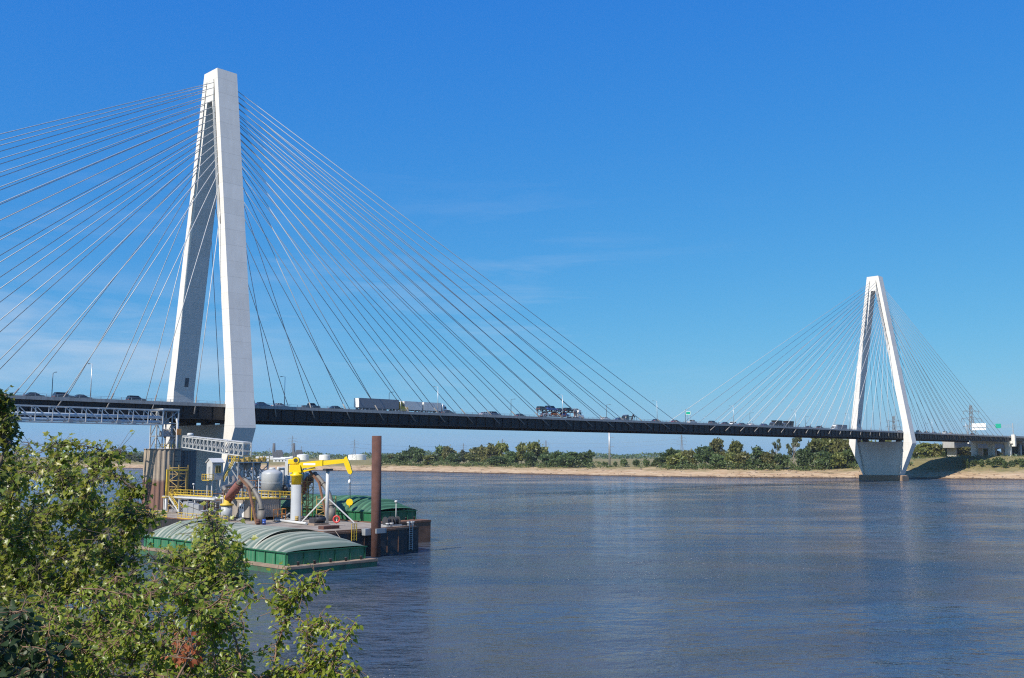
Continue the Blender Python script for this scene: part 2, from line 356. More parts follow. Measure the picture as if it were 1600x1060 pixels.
    def mesh(s, name, org=(0,0,0), fix=True):
        me = bpy.data.meshes.new(name)
        vs = [(x-org[0], y-org[1], z-org[2]) for x,y,z in s.v]
        me.from_pydata(vs, [], s.f)
        if any(s.smooth): me.polygons.foreach_set('use_smooth', s.smooth)
        me.update()
        if fix:
            import bmesh
            bm = bmesh.new(); bm.from_mesh(me); bmesh.ops.recalc_face_normals(bm, faces=bm.faces); bm.to_mesh(me); bm.free()
        return me
    def part(s, name, m, parent, local=False, fix=True, label=None, stuff=False):
        org = (0,0,0) if local else ORG[parent.name]
        me = s.mesh(name, org, fix); me.materials.append(M[m])
        o = bpy.data.objects.new(name, me); COL.objects.link(o); o.parent = parent
        ORG[o.name] = org
        if label: o['label'] = label
        if stuff: o['kind'] = 'stuff'
        return o
    def solo(s, name, m, label=None, cat=None, org=None, group=None, kind=None, fix=True, world=False):
        if org is None:
            a = np.array(s.v); org = ((a[:,0].min()+a[:,0].max())/2, (a[:,1].min()+a[:,1].max())/2, a[:,2].min())
        me = s.mesh(name, org, fix); me.materials.append(M[m])
        o = bpy.data.objects.new(name, me); COL.objects.link(o)
        if world: o.location = org
        else: o.location = W(*org); o.rotation_euler = (0,0,TH)
        ORG[o.name] = org
        tag(o, label, cat, group, kind)
        return o
def tag(o, label=None, cat=None, group=None, kind=None):
    if label: o['label'] = label
    if cat: o['category'] = cat
    if group: o['group'] = group
    if kind: o['kind'] = kind
def thing(name, label, cat, u, v, z=0.0, group=None, rot=0.0, world=False):
    o = bpy.data.objects.new(name, None); COL.objects.link(o); o.empty_display_size = 0.5
    if world: o.location = (u, v, z); o.rotation_euler = (0,0,rot)
    else: o.location = W(u, v, z); o.rotation_euler = (0,0,TH+rot)
    ORG[o.name] = (u, v, z); tag(o, label, cat, group); return o
KIDS = {}
def kids(o): return list(o.children)
def dup(root, loc, rotz, label=None, scale=None, group=None):
    def cp_(o, par):
        c = o.copy(); COL.objects.link(c)
        if par is not None: c.parent = par
        for ch in o.children: cp_(ch, c)
        return c
    r = cp_(root, None); r.location = loc; r.rotation_euler = (0,0,rotz)
    if label: r['label'] = label
    if group: r['group'] = group
    if scale is not None: r.scale = scale if isinstance(scale, (tuple, list)) else (scale,)*3
    return r
def smooth01(x): x = max(0.0, min(1.0, x)); return x*x*(3-2*x)
# ------------------------------------------------------------------ river
def water_mat():
    m = bpy.data.materials.new('river_water'); m.use_nodes = True; nt = m.node_tree; l = nt.links.new
    b = nt.nodes['Principled BSDF']; b.inputs['IOR'].default_value = 1.45
    tcn = N(nt, 'ShaderNodeTexCoord')
    rot = N(nt, 'ShaderNodeMapping'); rot.inputs['Rotation'].default_value = (0, 0, 0.0); l(tcn.outputs['Object'], rot.inputs['Vector'])
    # silt clouds in the water
    n0 = N(nt, 'ShaderNodeTexNoise', Scale=0.02, Detail=5.0, Roughness=0.55, Distortion=0.8); l(rot.outputs[0], n0.inputs['Vector'])
    mixn = N(nt, 'ShaderNodeMix', data_type='RGBA'); mixn.inputs['A'].default_value = (0.030, 0.054, 0.092, 1); mixn.inputs['B'].default_value = (0.076, 0.077, 0.084, 1)
    s0 = N(nt, 'ShaderNodeMapRange'); s0.inputs['From Min'].default_value = 0.40; s0.inputs['From Max'].default_value = 0.62; l(n0.outputs['Fac'], s0.inputs['Value'])
    l(s0.outputs[0], mixn.inputs['Factor']); l(mixn.outputs['Result'], b.inputs['Base Color'])
    # wave trains: swell, chop, ripple
    def wave(scale, stretch, det, dist=0.0):
        mp_ = N(nt, 'ShaderNodeMapping'); mp_.inputs['Scale'].default_value = (stretch, 1.0, 1.0); mp_.inputs['Rotation'].default_value = (0, 0, 0.12)
        l(rot.outputs[0], mp_.inputs['Vector'])
        n = N(nt, 'ShaderNodeTexNoise', Scale=scale, Detail=det, Roughness=0.55, Distortion=dist); l(mp_.outputs[0], n.inputs['Vector'])
        return n.outputs['Fac']
    w1 = wave(0.22, 0.75, 3.0, 0.6); w2 = wave(0.9, 0.75, 4.0, 0.3); w3 = wave(3.2, 0.8, 3.0)
    # patches of rough and slick water
    mpp = N(nt, 'ShaderNodeMapping'); mpp.inputs['Scale'].default_value = (0.45, 1.0, 1.0); l(rot.outputs[0], mpp.inputs['Vector'])
    npz = N(nt, 'ShaderNodeTexNoise', Scale=0.016, Detail=6.0, Roughness=0.62, Distortion=1.5); l(mpp.outputs[0], npz.inputs['Vector'])
    pr_ = N(nt, 'ShaderNodeMapRange'); pr_.inputs['From Min'].default_value = 0.44; pr_.inputs['From Max'].default_value = 0.58
    pr_.inputs['To Min'].default_value = 0.50; pr_.inputs['To Max'].default_value = 2.1
    l(npz.outputs['Fac'], pr_.inputs['Value'])
    def sc(x, k):
        a = N(nt, 'ShaderNodeMath', operation='MULTIPLY'); l(x, a.inputs[0]); a.inputs[1].default_value = k; return a.outputs[0]
    def add(x, y):
        a = N(nt, 'ShaderNodeMath', operation='ADD'); l(x, a.inputs[0]); l(y, a.inputs[1]); return a.outputs[0]
    chop = add(sc(w2, 0.34), sc(w3, 0.13))
    cm = N(nt, 'ShaderNodeMath', operation='MULTIPLY'); l(chop, cm.inputs[0]); l(pr_.outputs[0], cm.inputs[1])
    h = add(sc(w1, 0.5), cm.outputs[0])
    bp = N(nt, 'ShaderNodeBump'); bp.inputs['Strength'].default_value = 1.0; bp.inputs['Distance'].default_value = WAVE
    l(h, bp.inputs['Height'])
    # facets of the chop, so that far water still mirrors the higher sky
    def slope(scale, stretch, dist=0.0):
        mp_ = N(nt, 'ShaderNodeMapping'); mp_.inputs['Scale'].default_value = (stretch, 1.0, 1.0); l(rot.outputs[0], mp_.inputs['Vector'])
        n = N(nt, 'ShaderNodeTexNoise', Scale=scale, Detail=2.0, Roughness=0.5, Distortion=dist); l(mp_.outputs[0], n.inputs['Vector'])
        s_ = N(nt, 'ShaderNodeVectorMath', operation='SUBTRACT'); s_.inputs[1].default_value = (0.5, 0.5, 0.5); l(n.outputs['Color'], s_.inputs[0])
        return s_.outputs[0]
    def vs_(x, k): q = N(nt, 'ShaderNodeVectorMath', operation='SCALE'); q.inputs['Scale'].default_value = k; l(x, q.inputs[0]); return q.outputs[0]
    def va_(x, y): q = N(nt, 'ShaderNodeVectorMath', operation='ADD'); l(x, q.inputs[0]); l(y, q.inputs[1]); return q.outputs[0]
    av_ = va_(va_(vs_(slope(0.60, 0.85), 0.9), vs_(slope(0.26, 0.85, 0.8), 1.3)), vs_(slope(0.07, 0.7, 1.5), 0.8))
    fl = N(nt, 'ShaderNodeVectorMath', operation='MULTIPLY'); fl.inputs[1].default_value = (0.35*FACET, 1.0*FACET, 0.0); l(av_, fl.inputs[0])
    fs_ = N(nt, 'ShaderNodeVectorMath', operation='SCALE'); l(fl.outputs[0], fs_.inputs[0]); l(pr_.outputs[0], fs_.inputs['Scale'])
    an = N(nt, 'ShaderNodeVectorMath', operation='ADD'); l(bp.outputs[0], an.inputs[0]); l(fs_.outputs[0], an.inputs[1])
    nn = N(nt, 'ShaderNodeVectorMath', operation='NORMALIZE'); l(an.outputs[0], nn.inputs[0]); l(nn.outputs[0], b.inputs['Normal'])
    rg = N(nt, 'ShaderNodeMapRange'); rg.inputs['From Min'].default_value = 0.30; rg.inputs['From Max'].default_value = 1.6
    rg.inputs['To Min'].default_value = 0.05; rg.inputs['To Max'].default_value = 0.12; l(pr_.outputs[0], rg.inputs['Value']); l(rg.outputs[0], b.inputs['Roughness'])
    M['water'] = m
WAVE = 1.5; FACET = 0.55
water_mat()
wb = MB(); wb.add([(-6000,-3000,0),(9000,-3000,0),(9000,9000,0),(-6000,9000,0)], [(0,1,2,3)])
wo_ = wb.solo('river', 'water', kind='structure', org=(0,0,0), world=True)

# ------------------------------------------------------------------ banks and terrain
def wl(v):      # far waterline
    return float(np.interp(v, [-1500,-600,-100,-51,0,40,70,100,160,270,354,488,700,913,1600,3000,6000], [600,560,536,524,508,484,466,452,432,440,446,456,420,387,250,-300,-2600]))
def bank_z(s, v, u):
    hi = 1 - smooth01((v-15)/75.0)                 # 1 near and right of the bridge
    a = np.interp(s, [-60,-6,0,12,40,75,120,200,330,380,430,3000], [-4,-0.6,0.02,0.9,3.6,6.0,6.9,7.2,7.4,8.5,7.6,7.6])
    b = np.interp(s, [-60,-6,0,12,45,80,110,160,260,420,700,3000], [-4,-0.6,0.02,1.2,5.2,11.5,14.3,14.6,13.8,10.5,8.0,7.6])
    far = smooth01((v-600)/300.0)
    z = float(a*(1-hi) + b*hi)
    return z
def _n(u, v):
    return (math.sin(u*0.11+1.3*math.sin(v*0.05)) * math.sin(v*0.083+0.7*math.sin(u*0.06)) * 0.55 +
            math.sin(u*0.31+v*0.17)*math.sin(v*0.29-u*0.13)*0.3)
def ground_z(u, v):
    s = u - wl(v)
    k = 1.0 if s > 8 else max(0.0, s/8)
    e_ = math.sin(u*0.9+2*math.sin(v*0.21))*math.sin(v*0.47+math.sin(u*0.4))*0.35 if 4 < s < 60 else 0.0
    return bank_z(s, v, u) + (_n(u, v)*0.55+e_)*k*(1.0 if s < 120 else 0.5)
us = [-40,-20,-10,-5,-2] + list(range(0,24,2)) + list(range(24,90,4)) + list(range(90,200,8)) + list(range(200,460,20)) + [480,540,640,800,1000,1300,1700,2200,3000,4200,6000,9000]
vs_ = sorted(set(list(range(-1500,-600,60)) + list(range(-600,-100,25)) + list(range(-100,600,6)) + list(range(600,1400,25)) + list(range(1400,3000,100)) + list(range(3000,6001,250))))
tb = MB(); nu = len(us)
for v in vs_:
    w0 = wl(v)
    for s in us: tb.v.append((w0+s, v, ground_z(w0+s, v)))
for j in range(len(vs_)-1):
    for i in range(nu-1):
        a = j*nu+i; tb.f.append((a, a+1, a+nu+1, a+nu)); tb.smooth.append(True)
def bank_mat():
    m = bpy.data.materials.new('bank_soil'); m.use_nodes = True; nt = m.node_tree; l = nt.links.new
    b = nt.nodes['Principled BSDF']; b.inputs['Roughness'].default_value = 0.95; b.inputs['Specular IOR Level'].default_value = 0.15
    tcn = N(nt, 'ShaderNodeTexCoord'); s = N(nt, 'ShaderNodeSeparateXYZ'); l(tcn.outputs['Object'], s.inputs[0])
    n1 = N(nt, 'ShaderNodeTexNoise', Scale=0.06, Detail=8.0, Roughness=0.65); l(tcn.outputs['Object'], n1.inputs['Vector'])
    mpb = N(nt, 'ShaderNodeMapping'); mpb.inputs['Scale'].default_value = (0.5, 0.25, 2.2); l(tcn.outputs['Object'], mpb.inputs['Vector'])
    n2 = N(nt, 'ShaderNodeTexNoise', Scale=0.30, Detail=9.0, Roughness=0.72); l(mpb.outputs[0], n2.inputs['Vector'])
    sand = N(nt, 'ShaderNodeValToRGB'); e = sand.color_ramp.elements
    e[0].position = 0.34; e[0].color = (0.27, 0.16, 0.085, 1); e[1].position = 0.64; e[1].color = (0.53, 0.40, 0.26, 1)
    k = sand.color_ramp.elements.new(0.48); k.color = (0.44, 0.305, 0.18, 1)
    l(n2.outputs['Fac'], sand.inputs['Fac'])
    grass = N(nt, 'ShaderNodeValToRGB'); e = grass.color_ramp.elements
    e[0].position = 0.3; e[0].color = (0.15, 0.135, 0.052, 1); e[1].position = 0.7; e[1].color = (0.28, 0.23, 0.11, 1)
    l(n2.outputs['Fac'], grass.inputs['Fac'])
    # grass grows higher on the bank, with a ragged lower edge
    a = N(nt, 'ShaderNodeMath', operation='MULTIPLY_ADD'); l(n1.outputs['Fac'], a.inputs[0]); a.inputs[1].default_value = 9.0; l(s.outputs['Z'], a.inputs[2])
    mr = N(nt, 'ShaderNodeMapRange'); mr.inputs['From Min'].default_value = 7.7; mr.inputs['From Max'].default_value = 10.2; l(a.outputs[0], mr.inputs['Value'])
    mx_ = N(nt, 'ShaderNodeMix', data_type='RGBA'); l(mr.outputs[0], mx_.inputs['Factor']); l(sand.outputs[0], mx_.inputs['A']); l(grass.outputs[0], mx_.inputs['B'])
    # wet mud at the waterline
    wz = N(nt, 'ShaderNodeMath', operation='MULTIPLY_ADD'); wz.inputs[1].default_value = -1.6; l(n1.outputs['Fac'], wz.inputs[0]); l(s.outputs['Z'], wz.inputs[2])
    w = N(nt, 'ShaderNodeMapRange'); w.inputs['From Min'].default_value = 0.15; w.inputs['From Max'].default_value = -0.35; l(wz.outputs[0], w.inputs['Value'])
    mw = N(nt, 'ShaderNodeMix', data_type='RGBA'); mw.inputs['B'].default_value = (0.10, 0.065, 0.040, 1); l(w.outputs[0], mw.inputs['Factor']); l(mx_.outputs['Result'], mw.inputs['A'])
    l(mw.outputs['Result'], b.inputs['Base Color'])
    bp = N(nt, 'ShaderNodeBump'); bp.inputs['Strength'].default_value = 0.8; bp.inputs['Distance'].default_value = 0.6; l(n2.outputs['Fac'], bp.inputs['Height']); l(bp.outputs[0], b.inputs['Normal'])
    M['bank'] = m
bank_mat()
tb.solo('far_bank', 'bank', kind='structure', org=(0,0,0), fix=False)

# near bank below the camera
def near_z(u, v):
    return float(np.interp(u + 3*math.sin(v*0.05), [-3000,-141.5,-138,-131,-120,-108,-102,-90], [13.4,13.3,11.6,7.6,4.0,1.2,-0.2,-3.0])) + 0.12*math.sin(u*1.3)*math.sin(v*0.9)
nb_ = MB()
nus = [-3000,-1500,-700,-400,-250,-190,-165,-150,-145] + [x*1.0 for x in range(-143,-88,2)]
nvs = [-1500,-900,-600,-450] + list(range(-380,60,6)) + [100,200,400,800,1500,3000]
for v in nvs:
    for u in nus: nb_.v.append((u, v, near_z(u, v)))
k = len(nus)
for j in range(len(nvs)-1):
    for i in range(k-1):
        a = j*k+i; nb_.f.append((a, a+1, a+k+1, a+k)); nb_.smooth.append(True)
mat('near_soil', (0.10, 0.085, 0.05), 0.95, var=0.3, scale=0.5, col2=(0.05, 0.07, 0.025))
nb_.solo('near_bank', 'near_soil', kind='structure', org=(0,0,0), fix=False)

# ------------------------------------------------------------------ bridge
S = 457.2
def zd(u): return 28.85 + 0.6*smooth01(u/330.0)
DL, DR = -215.0, 652.0
bridge = thing('cable_stayed_bridge', 'long cable-stayed road bridge with two white A-shaped towers and a dark deck across the river', 'bridge', 0, 0, 0)
stations = list(np.linspace(DL, DR, 69))
def sweep(mb, prof):       # profile of (v, dz) swept along the deck
    n = len(prof); o = len(mb.v)
    for u in stations:
        for v, dz in prof: mb.v.append((u, v, zd(u)+dz))
    for i in range(len(stations)-1):
        for k in range(n):
            k2 = (k+1) % n; mb.f.append((o+i*n+k, o+i*n+k2, o+(i+1)*n+k2, o+(i+1)*n+k)); mb.smooth.append(False)
    mb.f.append(tuple(o+k for k in range(n))); mb.smooth.append(False)
    e = o+(len(stations)-1)*n; mb.f.append(tuple(e+k for k in range(n-1,-1,-1))); mb.smooth.append(False)
    return mb
deck = sweep(MB(), [(-14.2,-0.35),(14.2,-0.35),(14.2,-0.15),(0,0.10),(-14.2,-0.15)]).part('road_deck', 'asphalt', bridge)
lm = MB()
for v in (-10.2,-6.6,-3.0,3.0,6.6,10.2):
    for i in range(len(stations)-1):
        u0 = stations[i]; lm.add([(u0,v-0.08,zd(u0)+0.014+0.10-abs(v)*0.0176),(u0+4,v-0.08,zd(u0+4)+0.014+0.10-abs(v)*0.0176),(u0+4,v+0.08,zd(u0+4)+0.014+0.10-abs(v)*0.0176),(u0,v+0.08,zd(u0)+0.014+0.10-abs(v)*0.0176)], [(0,1,2,3)])
lm.part('lane_marking', 'white_paint', deck, stuff=True)
for sgn in (-1, 1):
    a, b2 = (-14.95, -14.45) if sgn < 0 else (14.45, 14.95)
    sweep(MB(), [(a,-0.75),(b2,-0.75),(b2,0.12),(a,0.12)]).part('parapet', 'parapet', bridge)
    g0 = -14.35*sgn*-1
    gi = MB()
    vv = 14.35*sgn
    sweep(gi, sorted([(vv-0.06*1,-0.76),(vv+0.06,-0.76)]) + sorted([(vv-0.06,-4.0),(vv+0.06,-4.0)], reverse=True))
    sweep(gi, [(vv-0.45,-4.15),(vv+0.45,-4.15),(vv+0.45,-4.003),(vv-0.45,-4.003)])
    for u in np.arange(DL+2, DR-1, 4.3):
        gi.box(u-0.05, u+0.05, *(sorted((vv+0.063*sgn, vv+0.33*sgn))), zd(u)-3.98, zd(u)-0.78)
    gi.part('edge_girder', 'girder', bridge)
    ra = MB(); vr = sgn*14.6
    for i in range(len(stations)-1):
        u0, u1 = stations[i], stations[i+1]
        for h in (0.35, 0.72): ra.bar((u0,vr,zd(u0)+h), (u1,vr,zd(u1)+h), 0.06)
    for u in np.arange(DL+1, DR-1, 2.6): ra.bar((u,vr,zd(u)+0.125), (u,vr,zd(u)+0.74), 0.09)
    ra.part('railing', 'galv', bridge)
ff = MB()
for u in np.arange(DL+2, DR-1, 4.3):
    ff.box(u-0.18, u+0.18, -14.28, 14.28, zd(u)-2.6, zd(u)-0.36)
for v in (-9, -4.5, 0, 4.5, 9): sweep(ff, [(v-0.15,-2.9),(v+0.15,-2.9),(v+0.15,-2.62),(v-0.15,-2.62)])
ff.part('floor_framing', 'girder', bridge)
md = sweep(MB(), [(-0.3,0.06),(0.3,0.06),(0.1,0.85),(-0.1,0.85)]); md.part('median_barrier', 'parapet', bridge)
# towers
def outer(z): return 3.7 + (127.28-z)*(19.93-3.7)/(127.28-22.5)
HT, ZK, LU = 127.28, 22.5, 3.22
TH_ = 3.75
def inner(z): return outer(z)-TH_
for ti, uT in enumerate((0.0, S)):
    P = []
    for g in (1, -1):
        z1_, z2_ = 118.0, 34.0
        P.append([(g*outer(z2_),z2_),(g*outer(z1_),z1_),(g*inner(z1_),z1_),(g*inner(z2_),z2_)])
        P.append([(g*outer(ZK),ZK),(g*outer(z2_),z2_),(g*inner(z2_),z2_),(g*14.75,ZK+2)])
        P.append([(g*11.75,3.3),(g*outer(ZK),ZK),(g*14.75,ZK+2),(g*11.2,3.3)])
    P.append([(outer(118),118),(3.7,HT),(-3.7,HT),(-outer(118),118),(-inner(118),118),(inner(118),118)])
    tw = MB().ext_pieces(P, 'x', uT-LU, uT+LU)
    t = tw.part('tower', 'concrete', bridge)
    MB().ext([(-14.6,23.6),(14.6,23.6),(11.4,3.303),(-11.4,3.303)], 'x', uT-1.9, uT+1.9).part('pier_wall', 'concrete', t)
    pb_ = MB().bbox(uT-5.4, uT+5.4, -13.6, 13.6, -3, 3.3, 0.5)
    pb_.part('pier_base', 'plinth_brown', t)
    br = MB()
    for v in (-10.5, 10.5, 0): br.box(uT-1.5, uT+1.5, v-1.3, v+1.3, 23.603, zd(uT)-2.9)
    br.box(uT-1.2, uT+1.2, -13.9, 13.9, zd(uT)-4.4, zd(uT)-2.905)
    br.part('bearing', 'girder', t)
    hv_ = outer(36)-TH_-0.02
    hh = MB(); zc = 36.5
    for g in (1,):
        hh.add([(uT-0.1,inner(zc-1.3)-0.03,zc-1.3),(uT+1.1,inner(zc-1.3)-0.03,zc-1.3),(uT+1.1,inner(zc+1.3)-0.03,zc+1.3),(uT-0.1,inner(zc+1.3)-0.03,zc+1.3),
                (uT-0.1,inner(zc-1.3)+0.2,zc-1.3),(uT+1.1,inner(zc-1.3)+0.2,zc-1.3),(uT+1.1,inner(zc+1.3)+0.2,zc+1.3),(uT-0.1,inner(zc+1.3)+0.2,zc+1.3)],
               [(0,1,2,3),(4,7,6,5),(0,4,5,1),(1,5,6,2),(2,6,7,3),(3,7,4,0)])
    hh.part('access_door', 'hatch', t)
    for g in (1, -1):
        for du in (-1, 1):
            sl_ = MB(); f0 = lambda z: g*(outer(z)-2.2)
            ua, ub = sorted((uT+du*(LU-0.4), uT+du*(LU+0.012)))
            zt, zb = 124.3, 80.0
            sl_.add([(ua,f0(zb)-0.17,zb),(ub,f0(zb)-0.17,zb),(ub,f0(zb)+0.17,zb),(ua,f0(zb)+0.17,zb),(ua,f0(zt)-0.17,zt),(ub,f0(zt)-0.17,zt),(ub,f0(zt)+0.17,zt),(ua,f0(zt)+0.17,zt)],
                    [(0,3,2,1),(4,5,6,7),(0,1,5,4),(1,2,6,5),(2,3,7,6),(3,0,4,7)])
            sl_.part('anchor_slot', 'slot_shade', t)  # solid strip just proud of the face; the recess's shade is its dark colour
# stays
TZ = [83.7,91.6,95.5,98.1,100.2,102.4,104.4,106.4,108.5,110.3,112.2,114.0,115.9,117.7,119.6,121.7,123.3]
MAIN = [12.7 + 12.9*i for i in range(17)]
SIDE = [12.4 + 11.9*i for i in range(5)] + [60.0 + 10.6*(i-4) for i in range(5, 17)]
stays = []
for ti, uT in enumerate((0.0, S)):
    for du in (-1, 1):
        main = (du > 0) == (ti == 0)
        for i in range(17):
            for g in (-1, 1):
                ue = uT + du*(MAIN if main else SIDE)[i]
                zz = TZ[i]; A = Vector((uT+du*(LU-0.1), g*(outer(zz)-2.2), zz)); Bp = Vector((ue, g*15.05, zd(ue)-2.95))
                stays.append((ti, g, du, i, A, Bp))
single = [s for s in stays if s[0] == 0 and not (s[2] < 0 and s[3] > 12)] + [s for s in stays if s[0] == 1 and s[1] < 0]
single = single[:100]
rest = MB()
for s in stays:
    ti, g, du, i, A, Bp = s
    if s in single:
        d = (A-Bp).normalized()
        so = MB().tube(Bp + d*0.4, A, 0.105, n=8).part('stay_cable', 'stay_white', bridge)
        k = 4.6/max(0.3, d.z)
        MB().tube(Bp, Bp + d*min(k, 9), 0.19, n=8).part('anchor_pipe', 'stay_steel', so)
    else:
        d = (A-Bp).normalized(); rest.tube(Bp, A, 0.105, n=8)
rest.part('stay_cable', 'stay_white', bridge, stuff=True)

# approach viaduct on the far bank
va = thing('approach_viaduct', 'grey approach viaduct on columns continuing from the far end of the long bridge', 'viaduct', 790, 0, 8)
MB().box(652.6, 1000, -14.4, 14.4, 28.6, 29.2).part('road_deck', 'asphalt', va)
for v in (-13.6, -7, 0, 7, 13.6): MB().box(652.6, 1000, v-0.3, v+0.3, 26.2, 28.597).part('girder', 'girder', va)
for v in (-14.65, 14.65): MB().box(652.6, 1000, v-0.245, v+0.245, 28.5, 30.0).part('parapet', 'parapet', va)
ep = MB(); 
for v in (-12.2, 0, 12.2): ep.box(655, 658.5, v-2.0, v+2.0, 8, 24.2)
ep.box(654.5, 659, -16.3, 16.3, 24.2, 26.19); ep.box(655.5, 658.5, -17.6, -15.2, 22, 30.9)
ep.part('end_pier', 'concrete', va)
for u in (690, 725, 760, 800, 850):
    p_ = MB()
    for v in (-11, 0, 11): p_.tube((u,v,8), (u,v,24.6), 1.0, n=12)
    p_.box(u-1.2, u+1.2, -14, 14, 24.6, 26.19); p_.part('pier', 'concrete_pier', va)
# second viaduct behind the deck (ramp)
vb = thing('ramp_viaduct', 'low grey concrete ramp viaduct on columns behind and under the far deck end', 'viaduct', 770, 31, 8)
MB().box(655, 900, 26, 36, 25.6, 26.2).part('road_deck', 'concrete_pier', vb)
MB().box(655, 900, 26.6, 35.4, 21.2, 25.597).part('girder', 'concrete_pier', vb)
for u in (662, 690, 722, 756, 792):
    MB().box(u-1.1, u+1.1, 27.5, 34.5, 8, 21.197).part('pier', 'concrete_pier', vb)

# lamp posts on the deck
def lamp(label, u, v, h, arm, dark, first=None):
    z = zd(u)+0.1
    if first is None:
        t = thing('lamp_post', label, 'lamp post', u, v, z, 'lamp posts along the bridge deck')
        MB().tube((0,0,0), (0,0,h), 0.13, 0.085, n=8).part('pole', 'dark_pole' if dark else 'aluminium', t, local=True)
        a_ = MB(); a_.path([(0,0,h-0.2),(0,0.5*arm,h+0.05),(0,1.6*arm,h+0.15)], 0.055, 6); a_.part('arm', 'dark_pole' if dark else 'aluminium', t, local=True)
        MB().cbox((0,1.9*arm,h+0.13), (0.32,0.75,0.16)).part('lamp_head', 'dark_pole', t, local=True)
        return t
    return dup(first, W(u, v, z), TH, label)
ORDN = ['first','second','third','fourth','fifth','sixth','seventh','eighth','ninth','tenth','eleventh','twelfth','thirteenth','fourteenth','fifteenth','sixteenth','seventeenth','eighteenth','nineteenth','twentieth']
ln = lf = None; i = j = 0
for u in (16, 75, 138, 199, 260, 320, 382, 503, 564):
    if ln is None: ln = lamp('slim lamp post on the camera-side deck edge just right of the big tower', u, -13.9, 8.6, 1, False); continue
    i += 1; lamp('%s lamp post right of the big tower, camera side' % ORDN[i], u, -13.9, 8.6, 1, False, ln)
lamp('pale tall lamp post left of the big tower, right one of two', -39.5, -13.9, 8.6, 1, False, ln)
for u in (77, 139, 200, 262, 323, 385, 503, 564):
    if lf is None: lf = lamp('dark lamp post on the far deck edge, behind the yellow truck', u, 13.9, 8.0, -1, True); continue
    j += 1; lamp('%s dark lamp post on the far edge past the truck' % ORDN[j-1], u, 13.9, 8.0, -1, True, lf)
lamp('dark lamp post left of the big tower, left one of two', -38, 13.9, 8.0, -1, True, lf)
# ------------------------------------------------------------------ barge terminal
def tint_valleys(name, valley):            # covers paler on the ridge tops, darker in the valleys
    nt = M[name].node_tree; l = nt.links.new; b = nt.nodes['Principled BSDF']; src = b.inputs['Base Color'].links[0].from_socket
    a = N(nt, 'ShaderNodeAttribute', attribute_name='ridge_tone'); mx_ = N(nt, 'ShaderNodeMix', data_type='RGBA'); mx_.inputs['A'].default_value = tuple(valley)+(1,)
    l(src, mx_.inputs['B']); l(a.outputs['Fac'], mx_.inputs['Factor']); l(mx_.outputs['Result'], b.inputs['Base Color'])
tint_valleys('cover_pale', (0.10, 0.145, 0.115)); tint_valleys('cover_green', (0.03, 0.085, 0.045))
DZ = 3.9
def hull(mb, u0, u1, v0, v1, z0, z1, rake=0.0, b=0.25):
    # barge hull with raked ends along v
    pr = [(v0+rake,z0),(v0,z1-0.9 if rake else z0),(v0,z1),(v1,z1),(v1,z1-0.9 if rake else z0),(v1-rake,z0)]
    if not rake: pr = [(v0,z0),(v0,z1),(v1,z1),(v1,z0)]
    return mb.ext(pr, 'x', u0, u1)
# work barge
wb_ = thing('work_barge', 'flat black-hulled work barge carrying the unloading plant and yellow crane', 'barge', -47, -98, 0)
hb = hull(MB(), -56.2, -38.2, -135.4, -60, -1.5, DZ-0.05).part('hull', 'black_hull', wb_)
pl = MB().box(-56.0, -38.4, -135.2, -60.2, DZ-0.047, DZ).part('deck', 'deck', wb_)
rb = MB()
for u in np.arange(-55.5, -38.2, 2.2): rb.box(u-0.06, u+0.06, -135.46, -135.403, 0.3, DZ-0.3)
rb.box(-56.25, -38.15, -135.55, -135.403, DZ-0.3, DZ-0.02); rb.part('rubbing_strake', 'rust_hull', wb_)
MB().box(-56.1, -55.9, -135.1, -60.3, DZ+0.003, DZ+0.18).box(-55.89, -38.6, -135.1, -134.9, DZ+0.003, DZ+0.18).part('deck_curb', 'rust_hull', wb_)
la = MB()
lu = at(637,822,156).x
for du in (-0.35, 0.35): la.bar((lu+du,-135.62,0.4), (lu+du,-135.62,DZ+1.0), 0.08)
for z in np.arange(0.6, DZ+0.9, 0.33): la.bar((lu-0.35,-135.62,z), (lu+0.35,-135.62,z), 0.05)
la.part('hull_ladder', 'galv', wb_)
lu2 = at(511,822,152).x
yl = MB()
for du in (-0.45, 0.0, 0.45): yl.bar((lu2+du,-135.75,2.5), (lu2+du,-135.75,DZ+1.1), 0.09)
for z in np.arange(2.7, DZ+1.1, 0.45): yl.bar((lu2-0.45,-135.75,z), (lu2+0.45,-135.75,z), 0.07)
yl.part('access_ladder', 'yellow', wb_)

